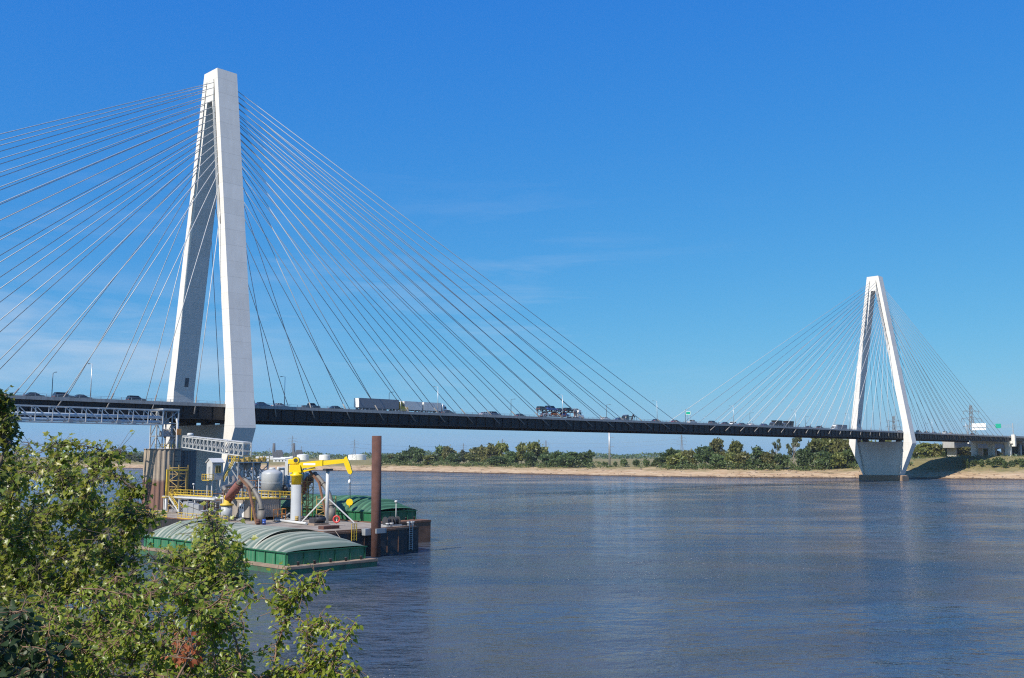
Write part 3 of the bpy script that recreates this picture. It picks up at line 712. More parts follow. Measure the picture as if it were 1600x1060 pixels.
# hopper barges with ridged covers
def hopper(label, u0, u1, v0, v1, zdk, zco, rise, hm, cm, topm, covm, end_in=3.0, seed=1, hullbot=-1.0, n_cov=5, edge=None):
    rnd = np.random.default_rng(seed)
    t = thing('hopper_barge', label, 'barge', (u0+u1)/2, (v0+v1)/2, 0)
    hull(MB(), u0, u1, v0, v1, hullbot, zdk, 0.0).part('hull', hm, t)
    MB().box(u0+0.05, u1-0.05, v0+0.05, v1-0.05, zdk+0.003, zdk+0.05).part('side_deck', topm, t)
    em = MB()
    em.box(u0-0.07, u0-0.003, v0, v1, zdk-0.28, zdk+0.02).box(u0-0.07, u1+0.07, v0-0.07, v0-0.003, zdk-0.28, zdk+0.02)
    em.part('rubbing_strake', topm, t)
    c0, c1, d0, d1 = u0+0.8, u1-0.9, v0+end_in, v1-end_in
    MB().box(c0, c1, d0, d1, zdk+0.055, zco).part('coaming', cm, t)
    rb = MB()
    for v in np.arange(d0+0.1, d1, 2.4):
        rb.box(c0-0.16, c0-0.003, v-0.06, v+0.06, zdk+0.06, zco-0.03)
    for u in np.linspace(c0+0.1, c1-0.1, 6): rb.box(u-0.06, u+0.06, d0-0.16, d0-0.003, zdk+0.06, zco-0.03)
    rb.box(c0-0.22, c1+0.22, d0-0.22, d1+0.22, zco-0.10, zco+0.03); rb.part('stiffener', 'green_rib', t)
    # stacked, overlapping ridged cover panels
    lens = np.linspace(d0-0.15, d1+0.15, n_cov+1)
    NU = 22
    for k in range(n_cov):
        va, vb_ = lens[k], lens[k+1]
        lift = 0.10 if k % 2 else 0.0
        nv = max(10, int((vb_-va)/0.09)); mb = MB(); ridge_tone = []; ph = rnd.random()*6
        tall = rise*(1+0.05*rnd.standard_normal())
        for j in range(nv+1):
            v = va - (0.25 if lift else 0) + (vb_-va + (0.5 if lift else 0))*j/nv
            g = min(1.0, (v-(d0-0.3))/5.5, ((d1+0.3)-v)/5.5); g = math.sin(max(0.04, g)*math.pi/2)**0.8
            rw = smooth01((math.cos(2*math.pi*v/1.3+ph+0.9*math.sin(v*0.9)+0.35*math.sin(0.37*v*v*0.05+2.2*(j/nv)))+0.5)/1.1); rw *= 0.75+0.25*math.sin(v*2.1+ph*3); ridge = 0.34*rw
            for i in range(NU+1):
                x = -1 + 2*i/NU; f = (1-abs(x)**2.4)**0.85 if abs(x) < 1 else 0
                sag = 0.05*math.sin(v*1.7+ph+3*x)*f
                ridge_tone.append(rw)
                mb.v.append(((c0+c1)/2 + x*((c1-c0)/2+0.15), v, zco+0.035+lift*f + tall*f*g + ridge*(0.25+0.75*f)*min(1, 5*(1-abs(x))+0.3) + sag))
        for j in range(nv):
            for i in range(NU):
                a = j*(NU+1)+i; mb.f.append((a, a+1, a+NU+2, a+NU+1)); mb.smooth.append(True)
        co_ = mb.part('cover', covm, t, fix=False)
        at_ = co_.data.attributes.new('ridge_tone', 'FLOAT', 'POINT'); at_.data.foreach_set('value', ridge_tone)
    for q in range(5):
        u = c0+ (c1-c0)*(0.1+0.2*q); MB().lathe((u, d0-0.75, zdk+0.055), [(0.16,0),(0.16,0.4),(0.22,0.42),(0.22,0.5)], 10).part('bollard', 'black_gear', t)
    return t
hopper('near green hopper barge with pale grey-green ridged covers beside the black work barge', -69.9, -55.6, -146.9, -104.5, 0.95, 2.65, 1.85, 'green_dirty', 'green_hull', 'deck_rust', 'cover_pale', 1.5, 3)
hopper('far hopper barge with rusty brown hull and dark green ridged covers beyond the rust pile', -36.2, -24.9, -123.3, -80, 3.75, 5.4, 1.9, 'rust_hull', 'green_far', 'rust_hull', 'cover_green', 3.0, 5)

# steel pile with its guide bracket
pu = at(581,868,149).x
pb = (-47.7, -136.75)
MB().path([(pb[0],pb[1],-4),(pb[0]-0.25,pb[1],18.0)], 0.735, 28).solo('mooring_pile', 'rust', 'tall rust-brown steel pipe pile standing in the water against the work barge', 'pile')
bk = MB(); bk.box(pb[0]-1.9, pb[0]-0.85, -136.5, -135.56, 3.2, 4.15).box(pb[0]+0.85, pb[0]+1.15, -137.7, -135.56, 3.5, 4.2).box(pb[0]-0.84, pb[0]+0.84, -137.8, -137.55, 3.5, 4.2)
bk.solo('pile_guide', 'grey_steel', 'grey steel guide bracket clamped round the rust pile at deck edge', 'bracket')

# crane
cb = Vector((-42.9, -108.3, DZ)); cz = lambda py, d=171: CAM_H + (712.44-py)/FPX*d
cr_ = thing('pedestal_crane', 'yellow knuckle-tip deck crane on a grey pedestal with its boom out to the right', 'crane', cb.x, cb.y, DZ)
zb0, zb1 = cz(757), cz(735)
MB().lathe((cb.x,cb.y,DZ), [(1.05,0),(1.05,0.12),(0.88,0.13),(0.88,zb0-DZ)], 28).part('pedestal', 'tank_grey', cr_)
MB().lathe((cb.x,cb.y,zb0), [(0.884,0.0),(0.884,1.4),(1.12,1.5),(1.12,1.75),(0.85,1.9),(0.85,2.2)], 28).part('slew_ring', 'crane_yellow', cr_)
tu = MB(); zt = cz(722)
tu.ext([(cb.x-1.15,zb0+2.1),(cb.x+0.9,zb0+2.1),(cb.x+0.7,zb0+3.4),(cb.x+0.2,cz(727)),(cb.x-1.15,cz(727))], 'y', cb.y-0.75, cb.y-0.45)
tu.ext([(cb.x-1.15,zb0+2.1),(cb.x+0.9,zb0+2.1),(cb.x+0.7,zb0+3.4),(cb.x+0.2,cz(727)),(cb.x-1.15,cz(727))], 'y', cb.y+0.45, cb.y+0.75)
tu.box(cb.x-1.14, cb.x-0.7, cb.y-0.44, cb.y+0.44, zb0+2.1, cz(727)-0.02).rot(cb.x, cb.y, -TH).part('turret', 'crane_yellow', cr_)
MB().tube((cb.x-0.3,cb.y-0.44,zb0+2.9), (cb.x-0.3,cb.y+0.44,zb0+2.9), 0.5, n=14).rot(cb.x, cb.y, -TH).part('winch_drum', 'yellow_old', cr_)
zA, zB = cz(728)+0.0, cz(720.5, 171)
ux0, ux1, ux2 = cb.x-1.1, cb.x+4.3, cb.x+8.3
def boomz(u): return zA + (zB-zA)*(u-ux0)/(ux2-ux0)
bm_ = MB()
bm_.ext([(ux0,boomz(ux0)-0.75),(ux1,boomz(ux1)-0.50),(ux1,boomz(ux1)+0.48),(ux0,boomz(ux0)+0.42)], 'y', cb.y-0.43, cb.y+0.43)
bm_.ext([(ux1+0.003,boomz(ux1)-0.55),(ux1+0.25,boomz(ux1)-0.55),(ux1+0.25,boomz(ux1)+0.54),(ux1+0.003,boomz(ux1)+0.54)], 'y', cb.y-0.5, cb.y+0.5)
bo = bm_.rot(cb.x, cb.y, -TH).part('boom', 'crane_yellow', cr_)
b2_ = MB(); b2_.ext([(ux1+0.253,boomz(ux1)-0.40),(ux2,boomz(ux2)-0.36),(ux2,boomz(ux2)+0.36),(ux1+0.253,boomz(ux1)+0.40)], 'y', cb.y-0.34, cb.y+0.34)
b2_.rot(cb.x, cb.y, -TH).part('boom_extension', 'crane_yellow', cr_)
j_ = MB(); zz = boomz(ux2)
j_.ext([(ux2+0.003,zz-0.5),(ux2+0.75,zz-2.15),(ux2+1.2,zz-2.35),(ux2+1.45,zz-1.95),(ux2+1.0,zz-0.5),(ux2+0.4,zz+0.85),(ux2+0.003,zz+0.55)], 'y', cb.y-0.42, cb.y+0.42)
j_.rot(cb.x, cb.y, -TH).part('jib_tip', 'crane_yellow', cr_)
MB().bar((cb.x+0.8,cb.y,zb0+2.2), (cb.x+3.2,cb.y,boomz(cb.x+3.2)-0.75), 0.4, 0.35).rot(cb.x, cb.y, -TH).part('luffing_cylinder', 'crane_yellow', cr_)
hd = MB(); hd.bbox(ux0-0.35, ux0+1.55, cb.y-0.55, cb.y+0.55, zA+0.35, zA+1.15, 0.1); hd.tube((ux0+1.0,cb.y-0.62,zA+0.95), (ux0+1.0,cb.y+0.62,zA+0.95), 0.55, n=16); hd.rot(cb.x, cb.y, -TH).part('hoist_winch', 'crane_yellow', cr_)
MB().tube((ux0+1.0,cb.y-0.66,zA+0.95), (ux0+1.0,cb.y-0.625,zA+0.95), 0.36, n=16).rot(cb.x, cb.y, -TH).part('winch_cover', 'black_gear', cr_)
MB().box(ux0+2.3, ux0+4.4, cb.y-0.437, cb.y-0.433, boomz(ux0+3)-0.15, boomz(ux0+3)+0.22).rot(cb.x, cb.y, -TH).part('plate', 'white_paint', cr_)
MB().box(ux0-0.9, ux0-0.36, cb.y-0.4, cb.y+0.4, zA-1.6, zA+0.9).rot(cb.x, cb.y, -TH).part('valve_cabinet', 'pale_steel', cr_)
ho = MB(); hz = cz(784,171); hx = ux2+1.05
ho.tube((hx-0.12,cb.y,zz-2.6), (hx-0.12,cb.y,hz+0.5), 0.035, n=5).tube((hx+0.12,cb.y,zz-2.6), (hx+0.12,cb.y,hz+0.5), 0.035, n=5); ho.rot(cb.x, cb.y, -TH).part('hoist_rope', 'black_gear', cr_)
hk_ = MB(); hk_.path([(hx,cb.y-0.2,hz),(hx,cb.y+0.2,hz)], 0.62, 8); hk_.tube((hx,cb.y,hz-0.95), (hx,cb.y,hz-0.5), 0.1, n=8); hk_.rot(cb.x, cb.y, -TH).part('hook_block', 'crane_yellow', cr_)
MB().lathe((hx-0.1, cb.y, zz-4.0), [(0.05,0),(0.22,0.15),(0.26,0.5),(0.1,0.8)], 10).rot(cb.x, cb.y, -TH).part('overhaul_ball', 'white_paint', cr_)

# mast with two braces
ma = Vector((-43.3, -118.0, DZ)); mt = thing('boom_rest_mast', 'slim pale steel mast with two raking braces standing under the crane boom', 'mast', ma.x, ma.y, DZ)
MB().tube(ma, ma+Vector((0,0,8.6)), 0.30, n=14).part('mast', 'pale_steel', mt)
for q, w in (((-45.6,-114.0,DZ), 4.6), ((-40.0,-121.2,DZ), 4.2)):
    MB().bar(q, ma+Vector((0,0,w)), 0.2).part('brace', 'pale_steel', mt)
MB().box(ma.x-0.7, ma.x+0.7, ma.y-0.5, ma.y+0.5, DZ+8.603, DZ+8.95).part('cradle', 'black_gear', mt)

# unloading elbows
def elbow(label, u, vb0, vt, s=1.0, d=165):
    t = thing('unloading_arm', label, 'unloading arm', u, (vb0+vt)/2, DZ)
    L_ = vt - vb0
    P_ = [(u,vb0,DZ), (u,vb0+0.02*L_,DZ+3.4*s), (u,vb0+0.16*L_,DZ+5.6*s), (u,vb0+0.33*L_,DZ+7.2*s), (u,vb0+0.47*L_,DZ+8.0*s), (u,vb0+0.58*L_,DZ+7.7*s), (u,vb0+0.64*L_,DZ+7.0*s)]
    q = [Vector(p) for p in P_]; pts = []
    for i in range(len(q)-1):
        a, b, c, e = q[max(i-1,0)], q[i], q[i+1], q[min(i+2,len(q)-1)]
        for k in range(5):
            w = k/5; pts.append(0.5*((2*b)+(c-a)*w+(2*a-5*b+4*c-e)*w*w+(3*b-a-3*c+e)*w**3))
    pts.append(q[-1])
    MB().path(pts, 0.38, 16).part('elbow_pipe', 'duct', t)
    for i in (4, 12, 20, 27):
        dd = (pts[min(i+1,len(pts)-1)]-pts[i]).normalized(); MB().tube(pts[i]-dd*0.1, pts[i]+dd*0.1, 0.5, n=16).part('flange', 'duct', t)
    e0 = pts[-3]; e1 = Vector((u, vb0+0.93*L_, DZ+4.2*s))
    MB().path([e0, e0.lerp(e1,0.5), e1], [0.62,0.66,0.55], 14).part('telescopic_leg', 'rust_red', t)
    c_ = MB(); 
    for dv, r in ((0.9,0.2), (-0.9,0.16)): c_.tube(e0+Vector((0.5,0,dv*0.5)), e1+Vector((0.5,0,dv*0.4-0.3)), r, n=10)
    for i in range(4): p = e0.lerp(e1, i/3); c_.box(p.x-0.2, p.x+0.75, p.y-0.15, p.y+0.15, p.z-0.8, p.z+0.7)
    c_.part('ram', 'rust_red', t)
    MB().lathe((u, vb0+0.93*L_, DZ), [(0.95,0),(0.95,2.6)], 20).part('turntable', 'tank_grey', t)
    MB().lathe((u, vb0+0.93*L_, DZ+2.603), [(1.15,0),(1.15,0.25),(0.6,0.4),(0.5,1.7)], 20).part('slew_collar', 'yellow', t)
    MB().bar((u-0.75, vb0+0.02*L_, DZ), pts[12]+Vector((-0.75,0.3,0.3)), 0.24, 0.4).bar(pts[12]+Vector((-0.75,0.3,0.3)), pts[21]+Vector((-0.75,0.3,0.6)), 0.24, 0.4).part('support_beam', 'rust_hull', t)
    MB().tube((u, vb0, DZ), (u, vb0, DZ+2.2), 0.66, n=16).part('foot', 'duct', t)
    return t
elbow('near rusty grain unloading arm bending over in front of the deck house', -52.2, -112.3, -100.5, 0.88)
elbow('rusty grain unloading arm seen behind the crane and slim mast', -39.8, -114.5, -103.5, 0.98)

# ladder towers behind the mast
def lattice(label, u0, u1, v0, v1, z1, m, step=1.1, thick=0.13):
    t = thing('scaffold_tower', label, 'scaffold tower', (u0+u1)/2, (v0+v1)/2, DZ)
    fr = MB()
    for u in (u0, u1):
        for v in (v0, v1): fr.bar((u,v,DZ), (u,v,z1), thick)
    zs = np.arange(DZ+step, z1+0.01, step)
    for z in zs:
        fr.bar((u0,v0,z),(u1,v0,z),thick*0.7).bar((u0,v1,z),(u1,v1,z),thick*0.7).bar((u0,v0,z),(u0,v1,z),thick*0.7).bar((u1,v0,z),(u1,v1,z),thick*0.7)
    fr.part('frame', m, t)
    x = MB()
    for i, z in enumerate(zs[:-1]):
        a, b = (u0, u1) if i % 2 else (u1, u0)
        x.bar((a,v0,z),(b,v0,z+step),thick*0.6)
        a, b = (v0, v1) if i % 2 else (v1, v0)
        x.bar((u0,a,z),(u0,b,z+step),thick*0.6)
    x.part('bracing', m, t)
    return t
lattice('tall narrow weathered yellow ladder tower right behind the crane pedestal', -40.9, -39.6, -108.6, -107.2, 11.4, 'yellow_old')
lattice('short wide weathered yellow scaffold behind the slim mast', -40.3, -38.3, -113.6, -110.8, 8.0, 'yellow_old', 0.9)

# deck house with white door, roof rails
h0, h1, g0, g1 = -49.6, -43.6, -104.2, -97.2
hs_ = thing('deck_house', 'tan metal-sided deck house with a white door and yellow roof rails', 'deck house', (h0+h1)/2, (g0+g1)/2, DZ)
w_ = MB().box(h0, h1, g0, g1, DZ+0.5, DZ+3.6)
wl_ = w_.part('wall', 'siding', hs_)
sk = MB()
for q in (0, 1, 2): sk.box(h0+0.2+q*2.4, h0+0.5+q*2.4, g0+0.1, g1-0.1, DZ+0.003, DZ+0.497)
sk.part('skid', 'black_gear', hs_)
ribs = MB()
for v in np.arange(g0+0.2, g1, 0.4): ribs.box(h0-0.05, h0-0.003, v-0.05, v+0.05, DZ+0.55, DZ+3.55)
for u in np.arange(h0+0.2, h1, 0.4): ribs.box(u-0.05, u+0.05, g0-0.05, g0-0.003, DZ+0.55, DZ+3.55)
ribs.part('cladding_rib', 'siding', hs_)
MB().box(h0-0.15, h1+0.15, g0-0.15, g1+0.15, DZ+3.603, DZ+3.75).part('roof', 'yellow', hs_)
dv0 = -102.7
dr = MB().box(h0-0.12, h0-0.055, dv0, dv0+1.5, DZ+0.55, DZ+2.85).part('door', 'white_paint', hs_)
MB().box(h0-0.135, h0-0.123, dv0+0.25, dv0+0.55, DZ+2.0, DZ+2.35).box(h0-0.135, h0-0.123, dv0+0.95, dv0+1.25, DZ+2.0, DZ+2.35).part('door_window', 'dark_glass', dr)
st = MB()
for q in range(3): st.box(h0-0.5-0.35*q, h0-0.15-0.35*q, dv0-0.3, dv0+1.2, DZ+0.05, DZ+0.5-0.15*q)
st.part('steps', 'grey_steel', hs_)
MB().rail([(h0,g1,DZ+3.753),(h0,g0,DZ+3.753),(h1,g0,DZ+3.753),(h1,g1,DZ+3.753)], 1.1, 0.07, 1.2).part('roof_railing', 'yellow', hs_)
lt_ = MB()
for du in (0.3, 0.9): lt_.bar((h0+du,g0-0.35,DZ), (h0+du,g0-0.35,DZ+4.8), 0.1)
for z in np.arange(DZ+0.3, DZ+4.6, 0.4): lt_.bar((h0+0.3,g0-0.35,z), (h0+0.9,g0-0.35,z), 0.07)
lt_.part('ladder', 'yellow', hs_)
# platform to the right of the house
wp = thing('walkway_platform', 'yellow-railed steel walkway running from the deck house towards the crane', 'platform', -40.5, -99, DZ)
MB().box(-43.4, -38.9, -104, -96, DZ+3.3, DZ+3.5).part('grating', 'black_gear', wp)
MB().rail([(-43.3,-104,DZ+3.503),(-38.9,-104,DZ+3.503),(-38.9,-96,DZ+3.503)], 1.1, 0.07, 1.2).part('railing', 'yellow', wp)
lg = MB()
for u in (-43.2, -39.1):
    for v in (-103.8, -96.2): MB().bar((u,v,DZ), (u,v,DZ+3.297), 0.22).part('leg', 'grey_steel', wp)
gt = thing('safety_gate', 'small orange guard frame beside the deck house ladder', 'guard rail', -44, -106, DZ)
gm = MB().rail([(-46.0,-106.3,DZ),(-43.6,-106.3,DZ),(-43.6,-105.2,DZ)], 1.9, 0.1, 0.8); gm.part('frame', 'orange', gt)
dp = at(436,740,185)
# dust tanks
def tank(label, u, v, zbot, ztop, r, leg_h):
    t = thing('storage_tank', label, 'tank', u, v, zbot, 'grey dust tanks')
    H = ztop-zbot
    MB().lathe((u,v,zbot), [(r,0),(r,H-0.9),(r*0.93,H-0.55),(r*0.6,H-0.2),(r*0.3,H)], 32).part('shell', 'tank_grey', t)
    MB().lathe((u,v,zbot-2.2), [(0.35,0),(r*0.98,2.197)], 32).part('hopper_cone', 'tank_grey', t)
    bd = MB()
    for z in (0.12, H*0.45): bd.lathe((u,v,zbot+z), [(r+0.004,0),(r+0.05,0.02),(r+0.05,0.14),(r+0.004,0.16)], 32)
    bd.part('band', 'tank_grey', t)
    hatch = MB().lathe((u,v,zbot+H+0.003), [(r*0.3,0),(r*0.3,0.2),(r*0.22,0.32)], 20); hatch.part('roof_hatch', 'pale_steel', t)
    for g in range(4):
        a = math.pi/4+g*math.pi/2; MB().bar((u+r*0.99*math.cos(a),v+r*0.99*math.sin(a),leg_h), (u+r*0.99*math.cos(a),v+r*0.99*math.sin(a),zbot+0.4), 0.22).part('leg', 'grey_steel', t)
    # outlet duct down the side
    a = Vector((u+r*0.5, v-r*0.3, zbot+H+0.15)); b = Vector((u+r+0.55, v-0.6, zbot+H+0.15)); 
    MB().path([Vector((u+r*0.45,v-r*0.3,zbot+H-0.4)), a, b.lerp(a,0.3), b, b-Vector((0,0,0.7)), b-Vector((0,0,H*0.75))], 0.36, 12).part('duct', 'pale_steel', t)
    MB().path([b+Vector((0.9,0.3,-1.4)), b+Vector((0.9,0.3,-H*0.85)), b+Vector((0.6,-0.4,-H*0.98)), b+Vector((0.3,-0.8,-H*1.15))], 0.3, 12).part('duct', 'tank_grey', t)
    return t
c1 = at(425,750,184); c2 = at(455,750,193)
tank('front round grey dust tank with a downpipe, left of the crane', c1.x, c1.y, 7.7, 12.5, 1.95, DZ+3.75)
tank('rear round grey dust tank, half hidden behind the crane pedestal', c2.x, c2.y, 7.7, 12.9, 2.1, DZ)
# duct work between tanks and crane
dw = thing('duct_manifold', 'tangle of grey pipes and valves below the round dust tanks', 'pipework', c1.x+3, c1.y-3, DZ)
mm = MB(); rnd = random.Random(4)
for q in range(9):
    x = c1.x+1.2+rnd.random()*4.5; y = c1.y-3.2+rnd.random()*3.5
    mm.path([(x,y,DZ+3.6),(x,y,DZ+4.6+rnd.random()*1.6),(x+0.7,y-0.3,DZ+5.2+rnd.random()),(x+1.3,y-0.5,DZ+4.0)], 0.16+0.1*rnd.random(), 10)
mm.part('pipe', 'tank_grey', dw)
vv_ = MB()
for q in range(8):
    x = c1.x+1.0+rnd.random()*4.5; y = c1.y-3.4+rnd.random()*3; z = DZ+4+rnd.random()*1.2
    vv_.lathe((x,y,z), [(0.1,0),(0.35,0.05),(0.35,0.4),(0.15,0.5)], 10)
vv_.part('valve', 'black_gear', dw)
# elevated loading platform with yellow rails and frame
e0 = at(355,720,196); e1 = at(409,720,190)
ub, vb2, zb2 = e0.x, e0.y, CAM_H + (712.4-721)/FPX*193
et = thing('loading_platform', 'high steel frame with a yellow-railed platform at the foot of the conveyor', 'platform', ub+3, vb2, DZ)
pu0, pu1, pv0, pv1 = ub+0.6, ub+7.6, vb2-3.2, vb2+0.6
MB().box(pu0, pu1, pv0, pv1, zb2-0.35, zb2-0.1).part('platform_floor', 'grey_steel', et)
for u in (pu0+0.2, (pu0+pu1)/2, pu1-0.2):
    for v in (pv0+0.2, pv1-0.2): MB().bar((u,v,DZ), (u,v,zb2-0.353), 0.28).part('leg', 'grey_steel', et)
bx = MB()
for (ua, ubb) in ((pu0+0.2,(pu0+pu1)/2), ((pu0+pu1)/2,pu1-0.2)):
    for z in (DZ+3.4, DZ+6.4):
        for v in (pv0+0.2, pv1-0.2):
            bx.bar((ua,v,z),(ubb,v,z),0.18); bx.bar((ua,v,z),(ubb,v,z+2.8),0.14); bx.bar((ubb,v,z),(ua,v,z+2.8),0.14)
for u in (pu0+0.2, (pu0+pu1)/2, pu1-0.2):
    for z in (DZ+3.4, DZ+6.4): bx.bar((u,pv0+0.2,z),(u,pv1-0.2,z+2.6),0.14)
bx.part('bracing', 'grey_steel', et)
MB().rail([(pu0,pv1,zb2-0.1),(pu0,pv0,zb2-0.1),(pu1,pv0,zb2-0.1),(pu1,pv1,zb2-0.1),(pu0,pv1,zb2-0.1)], 1.15, 0.11, 1.1).part('railing', 'yellow', et)
eq = MB()
for q in range(6):
    x = pu0+0.8+q*1.1; eq.box(x-0.35, x+0.35, pv0+0.8, pv0+2.0, zb2-0.097, zb2+0.3+0.5*((q*7)%3)/2)
eq.part('drive_unit', 'yellow_old', et)
hp_ = MB()
for q in range(3): x = pu0+1.4+q*2.0; hp_.lathe((x,(pv0+pv1)/2,zb2-3.2), [(0.25,0),(0.25,0.9),(0.75,2.2),(0.75,2.84)], 12)
hp_.part('chute', 'grey_steel', et)
# yellow stairs up to the platform
def stairs(label, a, b, w, side, m='yellow', tread='grey_steel', grp=None):
    a, b = Vector(a), Vector(b); sd = Vector(side).normalized()*w/2
    t = thing('stairs', label, 'stairs', (a.x+b.x)/2, (a.y+b.y)/2, min(a.z,b.z))
    s1 = MB(); s1.bar(a+sd, b+sd, 0.12, 0.3); s1.bar(a-sd, b-sd, 0.12, 0.3); s1.part('stringer', 'pale_steel', t)
    n = max(4, int(abs(b.z-a.z)/0.22)); tr = MB()
    for i in range(1, n): p = a.lerp(b, i/n); d = (b-a); d.z = 0; d = d.normalized()*0.13; tr.add([p+sd-d,p+sd+d,p-sd+d,p-sd-d,p+sd-d+Vector((0,0,.04)),p+sd+d+Vector((0,0,.04)),p-sd+d+Vector((0,0,.04)),p-sd-d+Vector((0,0,.04))], [(0,1,2,3),(4,7,6,5),(0,4,5,1),(1,5,6,2),(2,6,7,3),(3,7,4,0)])
    tr.part('tread', tread, t)
    hr = MB(); U = Vector((0,0,1.05))
    for g in (sd*1.05, -sd*1.05):
        hr.bar(a+g+U, b+g+U, 0.09); hr.bar(a+g+U*0.55, b+g+U*0.55, 0.07)
        for i in range(5): p = a.lerp(b, i/4)+g; hr.bar(p, p+U, 0.09)
    hr.part('handrail', m, t)
    return t
sa = at(350,753,190); sb = at(367,722,193)
stairs('steep yellow stairs from the small cabin up to the high railed platform', sa, sb, 1.0, (0.3,1,0))
# cabin on stilts
c0_ = at(331,750,188)
cu0, cu1, cv0, cv1 = c0_.x, c0_.x+2.3, c0_.y, c0_.y+2.1
zc0, zc1, zc2 = c0_.z, CAM_H+(712.4-723)/FPX*188, CAM_H+(712.4-717)/FPX*188
ca = thing('control_cabin', 'small white gable-roofed control cabin on stilts with yellow-framed windows', 'cabin', (cu0+cu1)/2, (cv0+cv1)/2, DZ)
MB().ext([(cv0,zc0),(cv1,zc0),(cv1,zc1),((cv0+cv1)/2,zc2),(cv0,zc1)], 'x', cu0, cu1).part('wall', 'cabin', ca)
rr = MB()
for u in np.arange(cu0+0.1, cu1, 0.22): rr.box(u-0.03, u+0.03, cv0-0.04, cv0-0.003, zc0, zc1)
rr.part('cladding_rib', 'cabin', ca)
rf = MB(); mv = (cv0+cv1)/2
rf.ext([(cv0-0.2,zc1-0.05),(mv,zc2+0.004),(mv,zc2+0.13),(cv0-0.2,zc1+0.08)], 'x', cu0-0.2, cu1+0.2); rf.ext([(mv+0.003,zc2+0.004),(cv1+0.2,zc1-0.05),(cv1+0.2,zc1+0.08),(mv+0.003,zc2+0.13)], 'x', cu0-0.2, cu1+0.2)
rf.part('roof', 'pale_steel', ca)
for q in (0.75, 1.35):
    wf = MB().box(cu0+q-0.05, cu0+q+0.42, cv0-0.09, cv0-0.045, zc0+1.3, zc0+2.7).part('window', 'yellow', ca)
    MB().box(cu0+q+0.06, cu0+q+0.31, cv0-0.10, cv0-0.0935, zc0+1.42, zc0+2.58).part('pane', 'dark_glass', wf)
wd = MB().box(cu0-0.05, cu0-0.003, mv-0.4, mv+0.4, zc0+1.2, zc0+2.6).part('window', 'pale_steel', ca); MB().box(cu0-0.06, cu0-0.053, mv-0.3, mv+0.3, zc0+1.3, zc0+2.5).part('pane', 'grey_steel', wd)
for u in (cu0+0.2, cu1-0.2):
    for v in (cv0+0.2, cv1-0.2): MB().bar((u,v,DZ), (u,v,zc0-0.003), 0.22).part('stilt', 'pale_steel', ca)
MB().rail([(cu0-0.9,cv1,zc0),(cu0-0.9,cv0-0.5,zc0),(cu0,cv0-0.5,zc0)], 1.05, 0.09, 0.9).box(cu0-0.9, cu0-0.003, cv0-0.5, cv1, zc0-0.15, zc0-0.03).part('landing', 'yellow', ca)

# inclined conveyor from the transfer tower down to the platform
i0 = at(290,699,240); i1 = at(386,713,201)
def truss(t, A, B, w, h, n, m, thick=0.16, side=Vector((0,1,0))):
    A, B = Vector(A), Vector(B); ax = (B-A).normalized(); sdv = Vector((-ax.y, ax.x, 0)).normalized()*w/2; U = Vector((0,0,h))
    ch = MB()
    for g in (sdv, -sdv):
        ch.bar(A+g, B+g, thick*1.3); ch.bar(A+g+U, B+g+U, thick*1.3)
    po = dg = ch
    for i in range(n+1):
        p = A.lerp(B, i/n)
        for g in (sdv, -sdv): po.bar(p+g, p+g+U, thick)
        po.bar(p+sdv, p-sdv, thick*0.8); po.bar(p+sdv+U, p-sdv+U, thick*0.8)
        if i < n:
            p2 = A.lerp(B, (i+1)/n)
            for g in (sdv, -sdv): dg.bar(p+g, p2+g+U, thick*0.85)
    ch.part('lattice', m, t)
    return A, B, sdv
ic = thing('inclined_conveyor', 'pale lattice conveyor gallery sloping down from the transfer tower to the barge', 'conveyor', (i0.x+i1.x)/2, (i0.y+i1.y)/2, 10)
A, B, sdv = truss(ic, i0, i1, 1.7, 2.5, 15, 'pale_steel', 0.17)
cv_ = MB()
for i in range(9):
    p, q = A.lerp(B, i/9+0.01), A.lerp(B, (i+1)/9-0.01); U = Vector((0,0,2.72)); s2 = sdv*1.15
    cv_.add([p+s2+U,p-s2+U,q-s2+U,q+s2+U,p+s2+U+Vector((0,0,.12)),p-s2+U+Vector((0,0,.12)),q-s2+U+Vector((0,0,.12)),q+s2+U+Vector((0,0,.12))], [(0,1,2,3),(4,7,6,5),(0,4,5,1),(1,5,6,2),(2,6,7,3),(3,7,4,0)])
cv_.part('hood', 'pale_steel', ic)
MB().bar(A+Vector((0,0,1.0)), B+Vector((0,0,1.0)), 1.1, 0.35).part('belt', 'grey_steel', ic)
MB().lathe(tuple(A.lerp(B,0.08)+Vector((0,0,2.85))), [(0.75,0),(0.75,0.5),(0.5,0.7)], 14).part('vent', 'pale_steel', ic)

